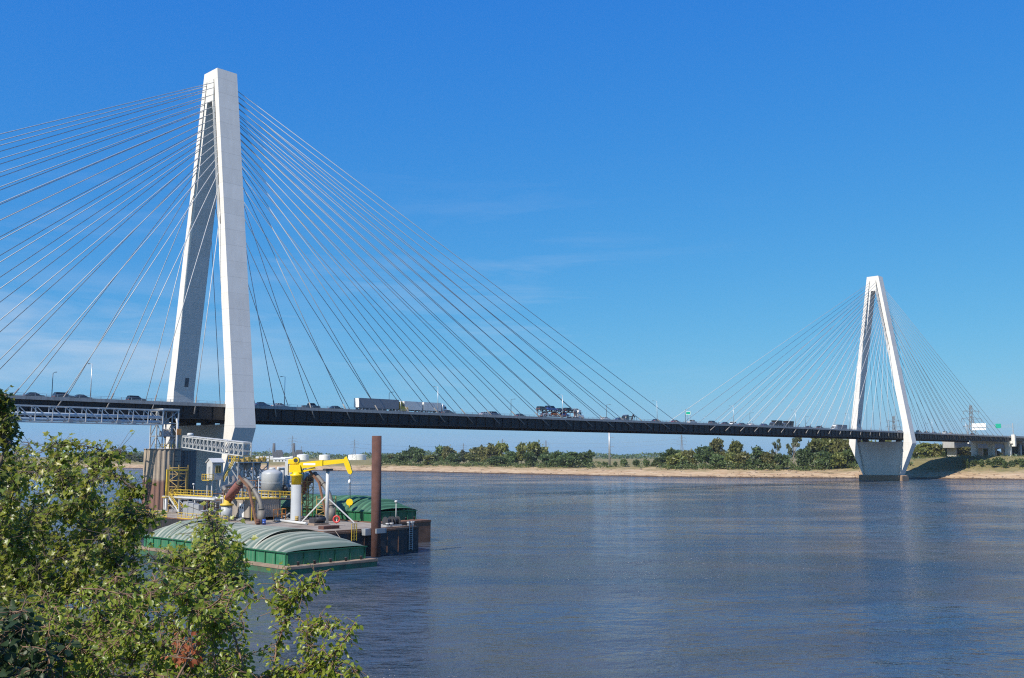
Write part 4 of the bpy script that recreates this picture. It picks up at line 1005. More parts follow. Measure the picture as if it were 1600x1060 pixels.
# sheet pile cells, transfer tower, shore gallery
def cell(label, u, v, r, z1, m, grp=None):
    n = 96; pts = []
    for i in range(n):
        a = 2*math.pi*i/n; rr_ = r + (0.16 if (i//2) % 2 else -0.0); pts.append((u+rr_*math.cos(a), v+rr_*math.sin(a)))
    t = thing('sheet_pile_cell', label, 'dolphin cell', u, v, 0)
    MB().ext(pts, 'z', -4, z1).part('sheet_piling', m, t)
    return t
def cell_mat(name, top, mid, low, z1, z2):
    m = mat(name, top, 0.9, var=0.12, scale=0.5, streak=0.7, streak_col=(0.12, 0.085, 0.06)); nt = m.node_tree; l = nt.links.new
    b = nt.nodes['Principled BSDF']; src = b.inputs['Base Color'].links[0].from_socket
    tcn = N(nt, 'ShaderNodeTexCoord'); s = N(nt, 'ShaderNodeSeparateXYZ'); l(tcn.outputs['Object'], s.inputs[0])
    nz = N(nt, 'ShaderNodeTexNoise', Scale=0.9, Detail=4.0); l(tcn.outputs['Object'], nz.inputs['Vector'])
    a = N(nt, 'ShaderNodeMath', operation='MULTIPLY_ADD'); l(nz.outputs['Fac'], a.inputs[0]); a.inputs[1].default_value = 1.6; l(s.outputs['Z'], a.inputs[2])
    mr = N(nt, 'ShaderNodeMapRange'); mr.inputs['From Min'].default_value = z2+1.2; mr.inputs['From Max'].default_value = z2+0.5; l(a.outputs[0], mr.inputs['Value'])
    mx_ = N(nt, 'ShaderNodeMix', data_type='RGBA'); mx_.inputs['B'].default_value = tuple(low)+(1,); l(src, mx_.inputs['A']); l(mr.outputs[0], mx_.inputs['Factor'])
    l(mx_.outputs['Result'], b.inputs['Base Color'])
cell_mat('sheet_pile', (0.36, 0.29, 0.22), None, (0.21, 0.115, 0.085), 0, 9.0)
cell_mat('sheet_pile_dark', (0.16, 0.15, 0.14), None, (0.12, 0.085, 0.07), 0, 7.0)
C1 = (-24.0, -21.6)
q = cell('front brown rusty sheet-pile cell carrying the grey transfer tower', C1[0], C1[1], 4.3, 16.5, 'sheet_pile')
MB().lathe((C1[0],C1[1],16.503), [(4.5,0),(4.5,0.25)], 40).part('cap', 'deck', q)
q = cell('dark sheet-pile cell in shade right behind the brown one', -16.9, -18.6, 3.1, 16.2, 'sheet_pile_dark')
MB().lathe((-16.9,-18.6,16.203), [(3.3,0),(3.3,0.2)], 40).part('cap', 'deck', q)
tt = thing('transfer_tower', 'open grey steel transfer tower standing on the brown sheet-pile cell', 'tower', C1[0], C1[1], 16.75)
tu0, tu1, tv0, tv1 = C1[0]-1.9, C1[0]+2.1, C1[1]-3.2, C1[1]+3.2
zt0, zt1 = 16.76, CAM_H+(712.4-641)/FPX*238
for u in (tu0, tu1):
    for v in (tv0, 0.5*(tv0+tv1), tv1): MB().bar((u,v,zt0), (u,v,zt1), 0.28).part('column', 'pale_steel', tt)
bx = MB()
zs_ = np.linspace(zt0, zt1, 4)
for z in zs_[1:]:
    for u in (tu0, tu1): bx.bar((u,tv0,z),(u,tv1,z),0.22)
    for v in (tv0, 0.5*(tv0+tv1), tv1): bx.bar((tu0,v,z),(tu1,v,z),0.22)
vm_ = 0.5*(tv0+tv1)
for a_, b_ in zip(zs_, zs_[1:]):
    for u in (tu0, tu1): bx.bar((u,tv0,a_),(u,vm_,b_),0.16); bx.bar((u,tv1,a_),(u,vm_,b_),0.16)
    bx.bar((tu0,tv0,a_),(tu1,tv0,b_),0.16)
bx.part('bracing', 'grey_steel', tt)
MB().box(tu0-0.2, tu1+0.2, tv0-0.2, tv1+0.2, zt1+0.115, zt1+0.5).part('roof', 'pale_steel', tt)
dr_ = MB(); dr_.box(tu0+1.2, tu1-1.2, vm_-0.9, vm_+0.3, zs_[2]+0.2, zs_[2]+1.4); dr_.lathe((tu0+2, vm_-0.6, zs_[1]-0.5), [(0.25,0),(0.6,1.5),(0.6,2.2)], 14); dr_.part('head_chute', 'siding', tt)
MB().box(tu0+0.9, tu1-0.9, tv0+1.6, tv1-2.8, zs_[1]+0.12, zs_[1]+1.2).part('drive_unit', 'grey_steel', tt)
MB().path([(tu1+0.5-0.9,tv0-0.45,2.0),(tu1-0.4,tv0-0.45,zs_[2]),(tu1-0.4,tv0+0.1,zs_[2]+1.0),(tu1-0.6,tv0+1.0,zs_[2]+1.5)], 0.28, 12).part('downpipe', 'pale_steel', tt)
MB().rail([(C1[0]-3.4,C1[1]-2.6,16.755),(C1[0]-0.5,C1[1]-4.2,16.755),(C1[0]+2.6,C1[1]-3.3,16.755)], 1.1, 0.1, 1.0).part('railing', 'yellow', tt)
MB().box(tu1-0.6, tu1+0.5, tv0-0.8, tv0-0.2, zs_[1]+0.3, zs_[1]+1.8).part('junction_box', 'orange', tt)
cl_ = MB()
for z in np.arange(4.5, 16.4, 1.3): cl_.bar((C1[0]+0.6,C1[1]-4.9,z),(C1[0]+2.6,C1[1]-4.6,z),0.12); 
for x, y in ((C1[0]+0.6,C1[1]-4.9),(C1[0]+2.6,C1[1]-4.6)): cl_.bar((x,y,3),(x,y,17.5),0.16)
cl_.solo('caged_ladder', 'black_gear', 'dark caged ladder climbing the front of the brown sheet-pile cell', 'ladder')

sg = thing('conveyor_gallery', 'long grey lattice truss gallery carrying pale pipes to the shore below the bridge deck', 'conveyor', -60, -24, 22.5)
A, B, sdv = truss(sg, (-26.2,-24,22.6), (-98,-24,22.6), 2.4, 3.6, 19, 'pale_steel', 0.2)
MB().tube((-26,-24.3,24.4), (-98,-24.3,24.4), 0.42, n=14).tube((-26,-24.3,23.25), (-98,-24.3,23.25), 0.42, n=14).part('pipe', 'pale_blue', sg)
bxs = MB()
for i in (2,3,6,9,10,14): bxs.box(-26-i*3.75-0.5, -26-i*3.75+0.5, -25.4, -25.1, 22.7, 23.4)
bxs.part('cable_box', 'grey_steel', sg)

# gangway frame, stairs and guard rails left of the house
gp = at(259,800,192)
gw = thing('gangway_frame', 'yellow inverted-L gangway frame in front of the brown sheet-pile cell', 'frame', gp.x, gp.y, DZ)
zt_ = CAM_H+(712.4-736)/FPX*192
MB().bar((gp.x,gp.y,DZ), (gp.x,gp.y,DZ+3.4), 0.34).part('foot', 'white_paint', gw)
MB().bar((gp.x,gp.y,DZ+3.403), (gp.x,gp.y,zt_), 0.34).bar((gp.x-0.17,gp.y,zt_+0.17), (gp.x+4.2,gp.y,zt_+0.17), 0.3).part('post', 'yellow', gw)
MB().bar((gp.x+4.0,gp.y,DZ), (gp.x+4.0,gp.y,zt_), 0.25).part('rear_post', 'yellow_old', gw)
MB().rail([(gp.x-0.4,gp.y-0.4,DZ+3.2),(gp.x+3.9,gp.y-0.4,DZ+3.2)], 1.1, 0.1, 1.0).box(gp.x-0.4, gp.x+3.9, gp.y-0.4, gp.y+1.2, DZ+3.05, DZ+3.195).part('landing', 'yellow', gw)
sa = (gp.x+0.8, gp.y-0.5, DZ+3.1); sb = (gp.x+1.6, gp.y-3.6, DZ)
stairs('yellow-railed boarding stairs coming down to the deck at the left', sb, sa, 1.1, (1,0.2,0))
def guard(label, pts, m='yellow', h=1.1):
    t = MB().rail([Vector(p) for p in pts], h, 0.075, 1.3)
    for a, b in zip(pts, pts[1:]): t.bar(Vector(a)+Vector((0,0,0.12)), Vector(b)+Vector((0,0,0.12)), 0.08, 0.22)
    return t.solo('guard_rail', m, label, 'guard rail')
r0 = at(287,801,194); 
guard('yellow guard rail along the deck edge between the boarding stairs and tree top', [(-55.2,-72,DZ+0.004),(-55.2,-80,DZ+0.004),(-55.2,-86,DZ+0.004)])
guard('yellow guard rail along the deck edge in front of the near unloading arm', [(-55.2,-90,DZ+0.004),(-55.2,-107,DZ+0.004)])
guard('yellow guard rail on the upper pipe rack behind the near foliage', [(-47.5,-72,7.4),(-47.5,-88,7.4)])
pr_ = thing('pipe_rack', 'white horizontal pipes on posts between the sheet-pile cell and cabin', 'pipe rack', -47, -80, DZ)
MB().tube((-48,-70,7.0), (-48,-90,7.0), 0.2, n=12).tube((-46.6,-72,7.2), (-46.6,-92,7.2), 0.22, n=12).part('pipe', 'pale_steel', pr_)
for v in (-71, -77, -83, -89): MB().bar((-48.2,v,DZ), (-48.2,v,6.7), 0.22).bar((-46.4,v,DZ), (-46.4,v,6.7), 0.22).bar((-48.3,v,6.6), (-46.3,v,6.6), 0.2).part('trestle', 'pale_steel', pr_)
xb = MB()
for v in (-77, -83): xb.bar((-48.2,v,DZ+0.2), (-46.4,v,6.4), 0.12); xb.bar((-48.2,v,DZ+0.2), (-48.2,v+5.8,6.4), 0.12)
xb.part('bracing', 'grey_steel', pr_)
bl = at(300,790,190)
db = thing('switch_cabinet', 'row of grey cabinets under the pipe rack at the cabin foot', 'cabinet', -49.6, -84.6, DZ)
for k, (va_, vb_) in enumerate(((-88,-86.2),(-86,-84.2),(-84,-82.2))): MB().bbox(-50.2,-49,va_,vb_,DZ+0.01,DZ+2.2+0.2*k).part('cabinet_body', 'grey_steel', db)
# lamps on deck
def dlamp(label, u, v, z, h):
    t = thing('deck_lamp', label, 'deck lamp', u, v, z)
    MB().tube((u,v,z), (u,v,z+h), 0.06, n=8).part('pole', 'pale_steel', t)
    MB().lathe((u,v,z+h-0.05), [(0.08,0),(0.25,0.12),(0.28,0.3),(0.15,0.42)], 12).part('lamp_head', 'pale_steel', t)
p = at(302,775,200); dlamp('white globe deck lamp in front of the dark sheet-pile cell', p.x, p.y, DZ, 5.2)
p = at(404,760,170); dlamp('white globe deck lamp just left of the front dust tank', p.x, p.y, DZ, 7.2)
p = at(620,811,157); dlamp('thin lamp pole beside the winch on the far deck corner', -39.2, -131.0, DZ, 3.6)
# deck clutter
MB().tube((-47.2,-108.6,DZ+0.25), (-48.8,-120.2,DZ+0.25), 0.22, n=14).solo('spud_pipe', 'pale_steel', 'long pale pipe lying on the deck in front of the crane', 'pipe')
en = thing('deck_engine', 'black pump engine on a pallet at the foot of the slim mast', 'engine', -47.0, -120.6, DZ)
eb = MB(); rnd = random.Random(9)
eb.bbox(-48.2,-46.0,-121.4,-119.9,DZ+0.35,DZ+1.15,0.1); eb.tube((-48,-121.5,DZ+0.9),(-46.2,-121.5,DZ+0.9),0.35,n=12); eb.tube((-47.2,-120.6,DZ+1.1),(-47.2,-120.6,DZ+1.7),0.18,n=10); eb.bbox(-46.9,-46.1,-121,-120.2,DZ+1.0,DZ+1.5,0.06)
eb.part('engine_block', 'black_gear', en); MB().box(-48.5,-45.7,-121.9,-119.7,DZ+0.003,DZ+0.3).part('pallet', 'deck_rust', en)
lr = thing('life_ring', 'red life ring on a post by the yellow deck-edge ladder', 'life ring', -46.0, -124.4, DZ)
rg = MB(); pts = [Vector((-46.0+0.5*math.cos(a)*0.7, -124.4-0.5*math.cos(a)*0.7, DZ+1.0+0.5*math.sin(a))) for a in np.linspace(0, 2*math.pi, 21)]
rg.path(pts, 0.14, 8, False); rg.part('ring', 'red', lr); MB().bar((-45.85,-124.25,DZ), (-45.85,-124.25,DZ+1.7), 0.1).part('post', 'white_paint', lr)
wn_ = thing('mooring_winch', 'pair of dark mooring winch drums on the far corner of the deck', 'winch', -40.6, -131.6, DZ)
for du in (-0.75, 0.75):
    dmm = MB()
    dmm.tube((-40.6+du-0.5,-131.6,DZ+0.8), (-40.6+du+0.5,-131.6,DZ+0.8), 0.38, n=16)
    for e in (-0.5, 0.5): dmm.tube((-40.6+du+e-0.05,-131.6,DZ+0.8), (-40.6+du+e+0.05,-131.6,DZ+0.8), 0.72, n=18)
    dmm.part('drum', 'black_gear', wn_)
MB().box(-42.2,-39.0,-132.3,-130.9,DZ+0.003,DZ+0.25).part('winch_base', 'grey_steel', wn_)
for q, (x, y) in enumerate(((-43.5,-134.2),(-39.3,-134.3))):
    MB().lathe((x,y,DZ+0.003), [(0.2,0),(0.2,0.55),(0.32,0.6),(0.32,0.72)], 12).lathe((x+0.8,y,DZ+0.003), [(0.2,0),(0.2,0.55),(0.32,0.6),(0.32,0.72)], 12).box(x-0.4,x+1.2,y-0.3,y+0.3,DZ+0.001,DZ+0.06).solo('double_bollard', 'pale_steel', ['pale double bollard on the deck edge just right of the rust pile','pale double bollard at the far right corner of the work barge'][q], 'bollard')
MB().box(-44.6,-39.8,-134.6,-133.9,DZ+0.004,DZ+0.3).solo('timber_fender', 'pale_steel', 'pale long beam lying along the deck edge right of the pile', 'beam') if False else None
MB().bbox(-52.5,-49.5,-130,-128.6,DZ+0.004,DZ+0.5).solo('steel_plate_stack', 'rust', 'low stack of rusty plates on the deck left of the pile', 'plates')
# scrap heap beside the crane
sh = MB(); rnd = random.Random(3)
for q in range(90):
    x = -41.5+rnd.gauss(0,1.4); y = -103.0+rnd.gauss(0,2.2); z = DZ+max(0.05, 1.6-0.5*abs(x+41.5)-0.3*abs(y+103))*rnd.random()
    a = rnd.random()*6.3; l_ = 0.3+rnd.random()*0.9; sh.bar((x,y,z), (x+l_*math.cos(a),y+l_*math.sin(a),z+0.4*rnd.random()), 0.06+0.15*rnd.random())
sh.solo('scrap_heap', 'grey_steel', 'grey heap of hoses and scrap steel on the deck left of the crane pedestal', 'scrap heap', org=(-41.5,-103,DZ))
# more gear on the work barge
lattice('brown pipe scaffold standing against the front of the brown sheet-pile cell', -46.6, -44.6, -73.2, -69.6, 13.2, 'yellow_old', 1.25, 0.16)
lattice('low rusty scaffold frame between the pipe rack and the small cabin', -46.2, -43.4, -84.5, -80.5, 8.6, 'rust_hull', 1.3, 0.16)
def machine(name, label, cat, u, v, m1='grey_steel', m2='black_gear', s=1.0, seed=1):
    rnd = random.Random(seed); t = thing(name, label, cat, u, v, DZ)
    MB().bbox(u-1.3*s, u+1.3*s, v-0.9*s, v+0.9*s, DZ+0.28, DZ+1.5*s, 0.1).part('housing', m1, t)
    MB().box(u-1.45*s, u+1.45*s, v-1.0*s, v+1.0*s, DZ+0.004, DZ+0.27).part('skid', 'rust_hull', t)
    MB().tube((u-0.6*s, v, DZ+1.5*s), (u-0.6*s, v, DZ+2.3*s), 0.14*s, n=10).part('exhaust', 'rust', t)
    g = MB()
    for k in range(7): g.box(u-1.1*s+0.3*k*s, u-0.98*s+0.3*k*s, v-0.93*s, v-0.903*s, DZ+0.5*s, DZ+1.25*s)
    g.part('louvre', m2, t)
    MB().path([(u+1.3*s,v,DZ+0.9*s),(u+1.9*s,v,DZ+0.9*s),(u+2.1*s,v-0.1,DZ+0.5*s),(u+2.1*s,v-0.2,DZ+0.05)], 0.16*s, 10).part('hose', 'duct', t)
    return t
machine('generator', 'grey generator box behind the yellow guard rail left of the unloading arm', 'generator', -51.5, -93.5, 'grey_steel', seed=2)
machine('pump_unit', 'rusty pump unit at the left end of the work barge deck', 'pump', -52.0, -69.0, 'rust_hull', seed=3)
machine('compressor', 'tan compressor box under the high loading platform', 'compressor', -44.5, -92.0, 'siding', seed=4, s=1.2)
def drum(label, u, v, m):
    MB().lathe((u,v,DZ+0.004), [(0.3,0),(0.3,0.29),(0.32,0.30),(0.32,0.33),(0.3,0.34),(0.3,0.58),(0.32,0.59),(0.32,0.62),(0.3,0.63),(0.3,0.9)], 16).solo('oil_drum', m, label, 'drum', group='oil drums on the work barge')
drum('rusty oil drum beside the foot of the near unloading arm', -53.6, -113.6, 'rust'); drum('blue oil drum beside the foot of the near unloading arm', -53.0, -114.4, 'car_blue')
drum('yellow oil drum in front of the crane pedestal', -44.8, -111.5, 'yellow_old'); drum('dark oil drum in front of the crane pedestal', -44.1, -112.1, 'black_gear')
hr_ = thing('hose_reel', 'grey hose reel lying near the orange guard frame', 'hose reel', -46.5, -108.5, DZ)
rg = MB()
for k in range(5): rg.path([Vector((-46.5+(0.9-0.12*k)*math.cos(a), -108.5+(0.9-0.12*k)*math.sin(a), DZ+0.12+0.1*k)) for a in np.linspace(0, 2*math.pi, 19)], 0.1, 6, False)
rg.part('hose_coil', 'duct', hr_)
pp = thing('discharge_pipe', 'grey pipe running on trestles from the unloading arm to the dust tanks', 'pipe', -48, -100, DZ)
MB().path([(-52.0,-100.5,DZ+5.0),(-51,-98,DZ+5.6),(-48,-95.5,DZ+5.8),(-46,-93,DZ+6.4),(-45,-91,DZ+7.2)], 0.34, 12).part('pipe', 'duct', pp)
for q in ((-50.4,-97.2),(-47.2,-94.7)): MB().bar((q[0],q[1],DZ+3.76),(q[0],q[1],DZ+5.45),0.2).part('trestle', 'rust_hull', pp)
lattice('tan steel frame with cross bracing behind the near unloading arm', -46.5, -44.2, -96.5, -93.0, 9.6, 'siding', 1.4, 0.18)
lattice('rusty frame tower at the right foot of the high loading platform', -41.8, -40.0, -93.5, -90.5, 10.5, 'rust_hull', 1.3, 0.16)
rp_ = thing('riser_pipes', 'bundle of tan riser pipes between the small cabin and the near unloading arm', 'pipework', -48.5, -94.5, DZ)
for k in range(5):
    x, y = -49.3+0.75*k, -95.0+0.5*(k % 2)
    MB().path([(x,y,DZ),(x,y,DZ+3.2+0.5*k),(x+0.5,y+0.6,DZ+3.9+0.5*k),(x+0.6,y+2.2,DZ+4.0+0.5*k)], 0.17, 10).part('riser', ['siding','duct','rust','pale_steel','duct'][k], rp_)
# mooring lines
def line(label, a, b, sag, r=0.045):
    a, b = Vector(a), Vector(b); pts = [a.lerp(b, i/12)-Vector((0,0,sag*4*(i/12)*(1-i/12))) for i in range(13)]
    MB().path(pts, r, 6).solo('mooring_line', 'deck', label, 'rope')
line('mooring rope sagging from the near barge corner to the work barge', (-57.5,-146.0,1.3), (-54,-135.0,4.1), 0.5)
# ------------------------------------------------------------------ vehicles on the deck (local x = forward)
def wheels(t, xs, w, r, m='rubber', dual=False):
    for x in xs:
        for s in (-1, 1):
            y = s*(w/2-0.13); wd = 0.14 if not dual else 0.26
            o = MB().tube((x,y-wd,r),(x,y+wd,r),r,n=16).part('wheel', 'rubber', t, local=True)
            MB().tube((x,y+s*(wd+0.004),r),(x,y+s*(wd+0.03),r),r*0.55,n=12).part('rim', 'aluminium', o, local=True)
PROF = {
 'sedan': dict(L=4.7, Wd=1.8, body=[(-2.35,0.35),(-2.3,0.85),(-1.9,1.0),(0.9,0.97),(2.1,0.80),(2.33,0.6),(2.33,0.32)], cab=[(-1.75,0.985),(-1.1,1.42),(0.15,1.45),(1.05,0.955)]),
 'suv': dict(L=4.9, Wd=1.95, body=[(-2.4,0.42),(-2.42,1.05),(-2.3,1.14),(1.0,1.12),(2.2,1.02),(2.42,0.75),(2.42,0.42)], cab=[(-2.3,1.125),(-2.0,1.75),(0.2,1.78),(1.05,1.105)]),
 'pickup': dict(L=5.6, Wd=1.95, body=[(-2.8,0.5),(-2.8,1.12),(1.2,1.12),(2.6,1.05),(2.8,0.8),(2.8,0.45)], cab=[(-0.9,1.105),(-0.75,1.82),(0.6,1.84),(1.35,1.105)]),
 'van': dict(L=5.2, Wd=2.0, body=[(-2.6,0.4),(-2.6,1.25),(1.5,1.2),(2.4,1.0),(2.6,0.7),(2.6,0.4)], cab=[(-2.55,1.235),(-2.45,2.0),(0.9,2.02),(1.9,1.08)]),
}
def car_parts(kind, color, t):
    P = PROF[kind]; hw = P['Wd']/2
    b = MB().ext(P['body'], 'y', -hw, hw); o = b.part('body', 'car_'+color, t, local=True)
    bev = o.modifiers.new('edge', 'BEVEL'); bev.width = 0.07; bev.segments = 2
    c = P['cab']; g = MB(); i_ = 0.10
    lo = [c[0], c[3]]; hi = [c[1], c[2]]
    vs = [(c[0][0],-hw+.06,c[0][1]),(c[3][0],-hw+.06,c[3][1]),(c[2][0],-hw+.24,c[2][1]),(c[1][0],-hw+.24,c[1][1]),(c[0][0],hw-.06,c[0][1]),(c[3][0],hw-.06,c[3][1]),(c[2][0],hw-.24,c[2][1]),(c[1][0],hw-.24,c[1][1])]
    g.add(vs, [(0,1,2,3),(4,7,6,5),(0,4,5,1),(1,5,6,2),(2,6,7,3),(3,7,4,0)]); g.part('window_glass', 'dark_glass', t, local=True)
    r = MB(); r.box(c[1][0]-0.05, c[2][0]+0.05, -hw+.22, hw-.22, c[1][1]+0.004, c[1][1]+0.06)
    for s in (-1, 1):
        for a_, b_ in ((0,1),(3,2)): r.bar((c[a_][0],s*(hw-.045),c[a_][1]),(c[b_][0],s*(hw-.225),c[b_][1]),0.07)
        xm = (c[1][0]+c[2][0])/2-0.1; r.bar((xm,s*(hw-.045),c[0][1]),(xm,s*(hw-.225),c[1][1]),0.08)
    r.part('roof', 'car_'+color, t, local=True)
    L_ = P['L']/2
    for s in (-1, 1):
        MB().box(L_-0.06, L_+0.0, s*(hw-0.3)-0.18, s*(hw-0.3)+0.18, 0.62, 0.76).part('headlight', 'white_paint', t, local=True)
        MB().box(-L_-0.0, -L_+0.06, s*(hw-0.25)-0.15, s*(hw-0.25)+0.15, 0.7, 0.86).part('tail_light', 'red', t, local=True)
    wheels(t, (-L_*0.58, L_*0.60), P['Wd'], 0.33)
PROTO = {}
def car(kind, color, label, px, lane, py=640):
    # stands where the photograph shows it, on the given lane; near lanes run right, far lanes run left
    r = ray(px, py); t_ = (lane - X1*ST + Y1*CT)/(-r.x*ST + r.y*CT); u = toL(r.x*t_, r.y*t_)[0]
    z = zd(u)+0.10-abs(lane)*0.0176; rot = 0 if lane < 0 else math.pi
    nm = {'sedan': 'car', 'suv': 'suv', 'pickup': 'pickup_truck', 'van': 'van'}[kind]
    cat = {'sedan': 'car', 'suv': 'car', 'pickup': 'pickup', 'van': 'van'}[kind]
    if (kind, color) in PROTO: return dup(PROTO[(kind, color)], W(u, lane, z), TH+rot, label)
    t = thing(nm, label, cat, u, lane, z, 'traffic on the bridge deck', rot)
    car_parts(kind, color, t); PROTO[(kind, color)] = t
    return t
car('sedan', 'black', 'black car on the deck above the shore gallery, first car from the left', 52, -5.4)
car('suv', 'charcoal', 'large dark SUV on the deck between the two lamp posts left of the big tower', 98, -5.4)
car('sedan', 'charcoal', 'dark low car right behind the large SUV left of the big tower', 127, -5.4)
car('suv', 'black', 'black boxy SUV on the deck nearest to the big tower on its left', 212, -5.4)
car('sedan', 'navy', 'dark car just coming out behind the near leg of the big tower', 409, -8.5)
car('sedan', 'silver', 'low car on the deck between the big tower and its first lamp post', 437, -6.6)
car('sedan', 'black', 'dark car on the deck just left of the long grey trailer', 525, -5.4)
car('pickup', 'charcoal', 'dark pickup on the deck midway from big tower to grey trailer', 486, -7.6)
car('sedan', 'charcoal', 'dark car on the deck just right of the white double trailers', 700, -8.5)
car('suv', 'navy', 'dark SUV in a pair left of the arched-arm lamp post', 772, -6.6)
car('sedan', 'silver', 'pale low car leading the dark SUV in a pair on mid span', 758, -7.6)
car('sedan', 'black', 'dark car between the dark arm lamp post and the car transporter', 813, -5.4)
car('sedan', 'white', 'white car just right of the car transporter', 946, -6.6)
car('sedan', 'navy', 'dark low car two places right of the car transporter', 968, -7.6)
car('sedan', 'black', 'dark car near the pale lamp post right of the grapple truck', 1025, -8.5)
car('sedan', 'maroon', 'dark red car behind mid span where the two stay fans meet', 1055, -7.6)
car('pickup', 'silver', 'grey pickup left of the small green sign at mid span', 1081, -6.6)
car('suv', 'charcoal', 'dark SUV first to the right of the small green sign', 1113, -7.6)
car('sedan', 'black', 'black car second to the right of the small green sign', 1133, -8.5)
car('suv', 'white', 'white SUV behind the pale lamp post right of the green sign', 1146, -7.6)
car('sedan', 'charcoal', 'dark low car just left of the little white car', 1159, -6.6)
car('sedan', 'white', 'little white car midway from green sign to the dark dump boxes', 1174, -5.4)
car('sedan', 'navy', 'dark car just left of the dark dump trucks', 1194, -8.5)
car('sedan', 'black', 'dark rounded car midway from dump trucks to the white box truck', 1263, -6.6)
car('suv', 'black', 'dark SUV just left of the white box truck', 1280, -5.4)
car('sedan', 'silver', 'pale car on the deck between the legs of the far tower', 1405, -6.6)
car('suv', 'charcoal', 'dark SUV just right of the near leg of the far tower', 1434, -8.5)
car('sedan', 'black', 'black car second right of the far tower leg', 1446, -7.6)
car('sedan', 'navy', 'dark car third right of the far tower leg', 1458, -6.6)
car('van', 'white', 'white van on the deck right of the far tower', 1475, -7.6)
car('sedan', 'tan', 'tan car right behind the white van past the far tower', 1484, -8.5)
car('suv', 'black', 'black SUV under the white sign panel at the deck end', 1518, -6.6)

def upx(px, lane):
    r = ray(px, 640); t_ = (lane - X1*ST + Y1*CT)/(-r.x*ST + r.y*CT); return toL(r.x*t_, r.y*t_)[0]
def roadz(u, lane): return zd(u)+0.10-abs(lane)*0.0176
def cab(t, x, color, sleeper=True):       # x = rear of the cab
    p = [(x,0.75),(x,3.5),(x+0.9,3.55),(x+1.9,2.95),(x+2.35,1.95),(x+3.6,1.75),(x+3.75,0.6),(x,0.6)]
    o = MB().ext(p, 'y', -1.2, 1.2).part('cab', color, t, local=True); b = o.modifiers.new('edge', 'BEVEL'); b.width = 0.08; b.segments = 2
    MB().add([(x+1.93,-1.0,2.92),(x+1.93,1.0,2.92),(x+2.36,1.05,2.03),(x+2.36,-1.05,2.03)], [(0,1,2,3)]).part('windscreen', 'dark_glass', t, local=True)
    MB().box(x+1.0,x+1.8,-1.215,-1.203,2.05,2.8).box(x+1.0,x+1.8,1.203,1.215,2.05,2.8).part('side_window', 'dark_glass', t, local=True)
    MB().box(x+3.755,x+3.80,-0.7,0.7,0.9,1.6).part('grille', 'aluminium', t, local=True)
    MB().tube((x+0.1,-1.3,1.0),(x+0.1,-1.3,3.9),0.09,n=10).part('exhaust', 'aluminium', t, local=True)
    wheels(t, (x+2.9,), 2.5, 0.5)
# long trailer with yellow tractor
u0 = upx(557, -8.5); t = thing('semi_truck', 'yellow tractor truck pulling a long grey box trailer across the bridge', 'truck', u0+8, -8.5, roadz(u0+8,-8.5), 'traffic on the bridge deck')
o = MB().box(-8.0, 8.0, -1.3, 1.3, 1.15, 4.1).part('trailer_box', 'trailer_side', t, local=True)
MB().box(-8.06,-8.003,-1.28,-0.02,1.2,4.05).box(-8.06,-8.003,0.02,1.28,1.2,4.05).part('rear_door', 'white_paint', t, local=True)
MB().box(-7.8,7.5,-0.5,0.5,0.95,1.147).box(-6.5,3.0,-1.25,-1.2,0.45,1.0).part('chassis', 'black_gear', t, local=True)
wheels(t, (-7.0,-5.7,6.6,7.9), 2.5, 0.5, dual=True)
cab(t, 8.5, 'car_yellow')
# double white trailers
t = thing('double_trailer_truck', 'white truck with two short box trailers just ahead of the yellow truck', 'truck', upx(655,-4.6), -4.6, roadz(70,-4.6), 'traffic on the bridge deck')
for x in (-7.2, 1.4):
    MB().box(x-0.4, x+7.4, -1.28, 1.28, 1.15, 4.0).part('trailer_box', 'shed_white', t, local=True)
    MB().box(x-0.35, x+7.3, -0.5, 0.5, 0.9, 1.147).part('chassis', 'black_gear', t, local=True)
    MB().box(x-0.38, x-0.30+7.7, -1.30, -1.283, 1.2, 1.35).part('side_rail', 'aluminium', t, local=True)
    wheels(t, (x+0.8, x+6.4), 2.5, 0.5, dual=True)
cab(t, 9.3, 'car_white')
# car transporter
t = thing('car_transporter', 'car transporter loaded with dark, blue and silver cars on two decks at mid span', 'truck', upx(877,-8.5), -8.5, roadz(upx(877,-8.5),-8.5), 'traffic on the bridge deck')
fr = MB(); fr.box(-12.5,9.0,-1.2,1.2,0.75,0.95); fr.box(-13.2,11.5,-1.2,-1.05,2.55,2.7).box(-13.2,11.5,1.05,1.2,2.55,2.7).box(-13.2,11.5,-0.9,-0.3,2.56,2.64).box(-13.2,11.5,0.3,0.9,2.56,2.64)
for x in np.arange(-12.3, 9.2, 2.7):
    for s in (-1.13, 1.13): fr.bar((x,s,0.95),(x,s,2.55),0.14)
for x in (-11, -5.5, 0): 
    for s in (-1.13, 1.13): fr.bar((x,s,0.95),(x+2.5,s,2.55),0.1)
fr.part('rack', 'rust_red', t, local=True)
wheels(t, (-11.5,-10.2,5.2,6.4), 2.5, 0.48, dual=True)
cab(t, 8.6, 'car_white')
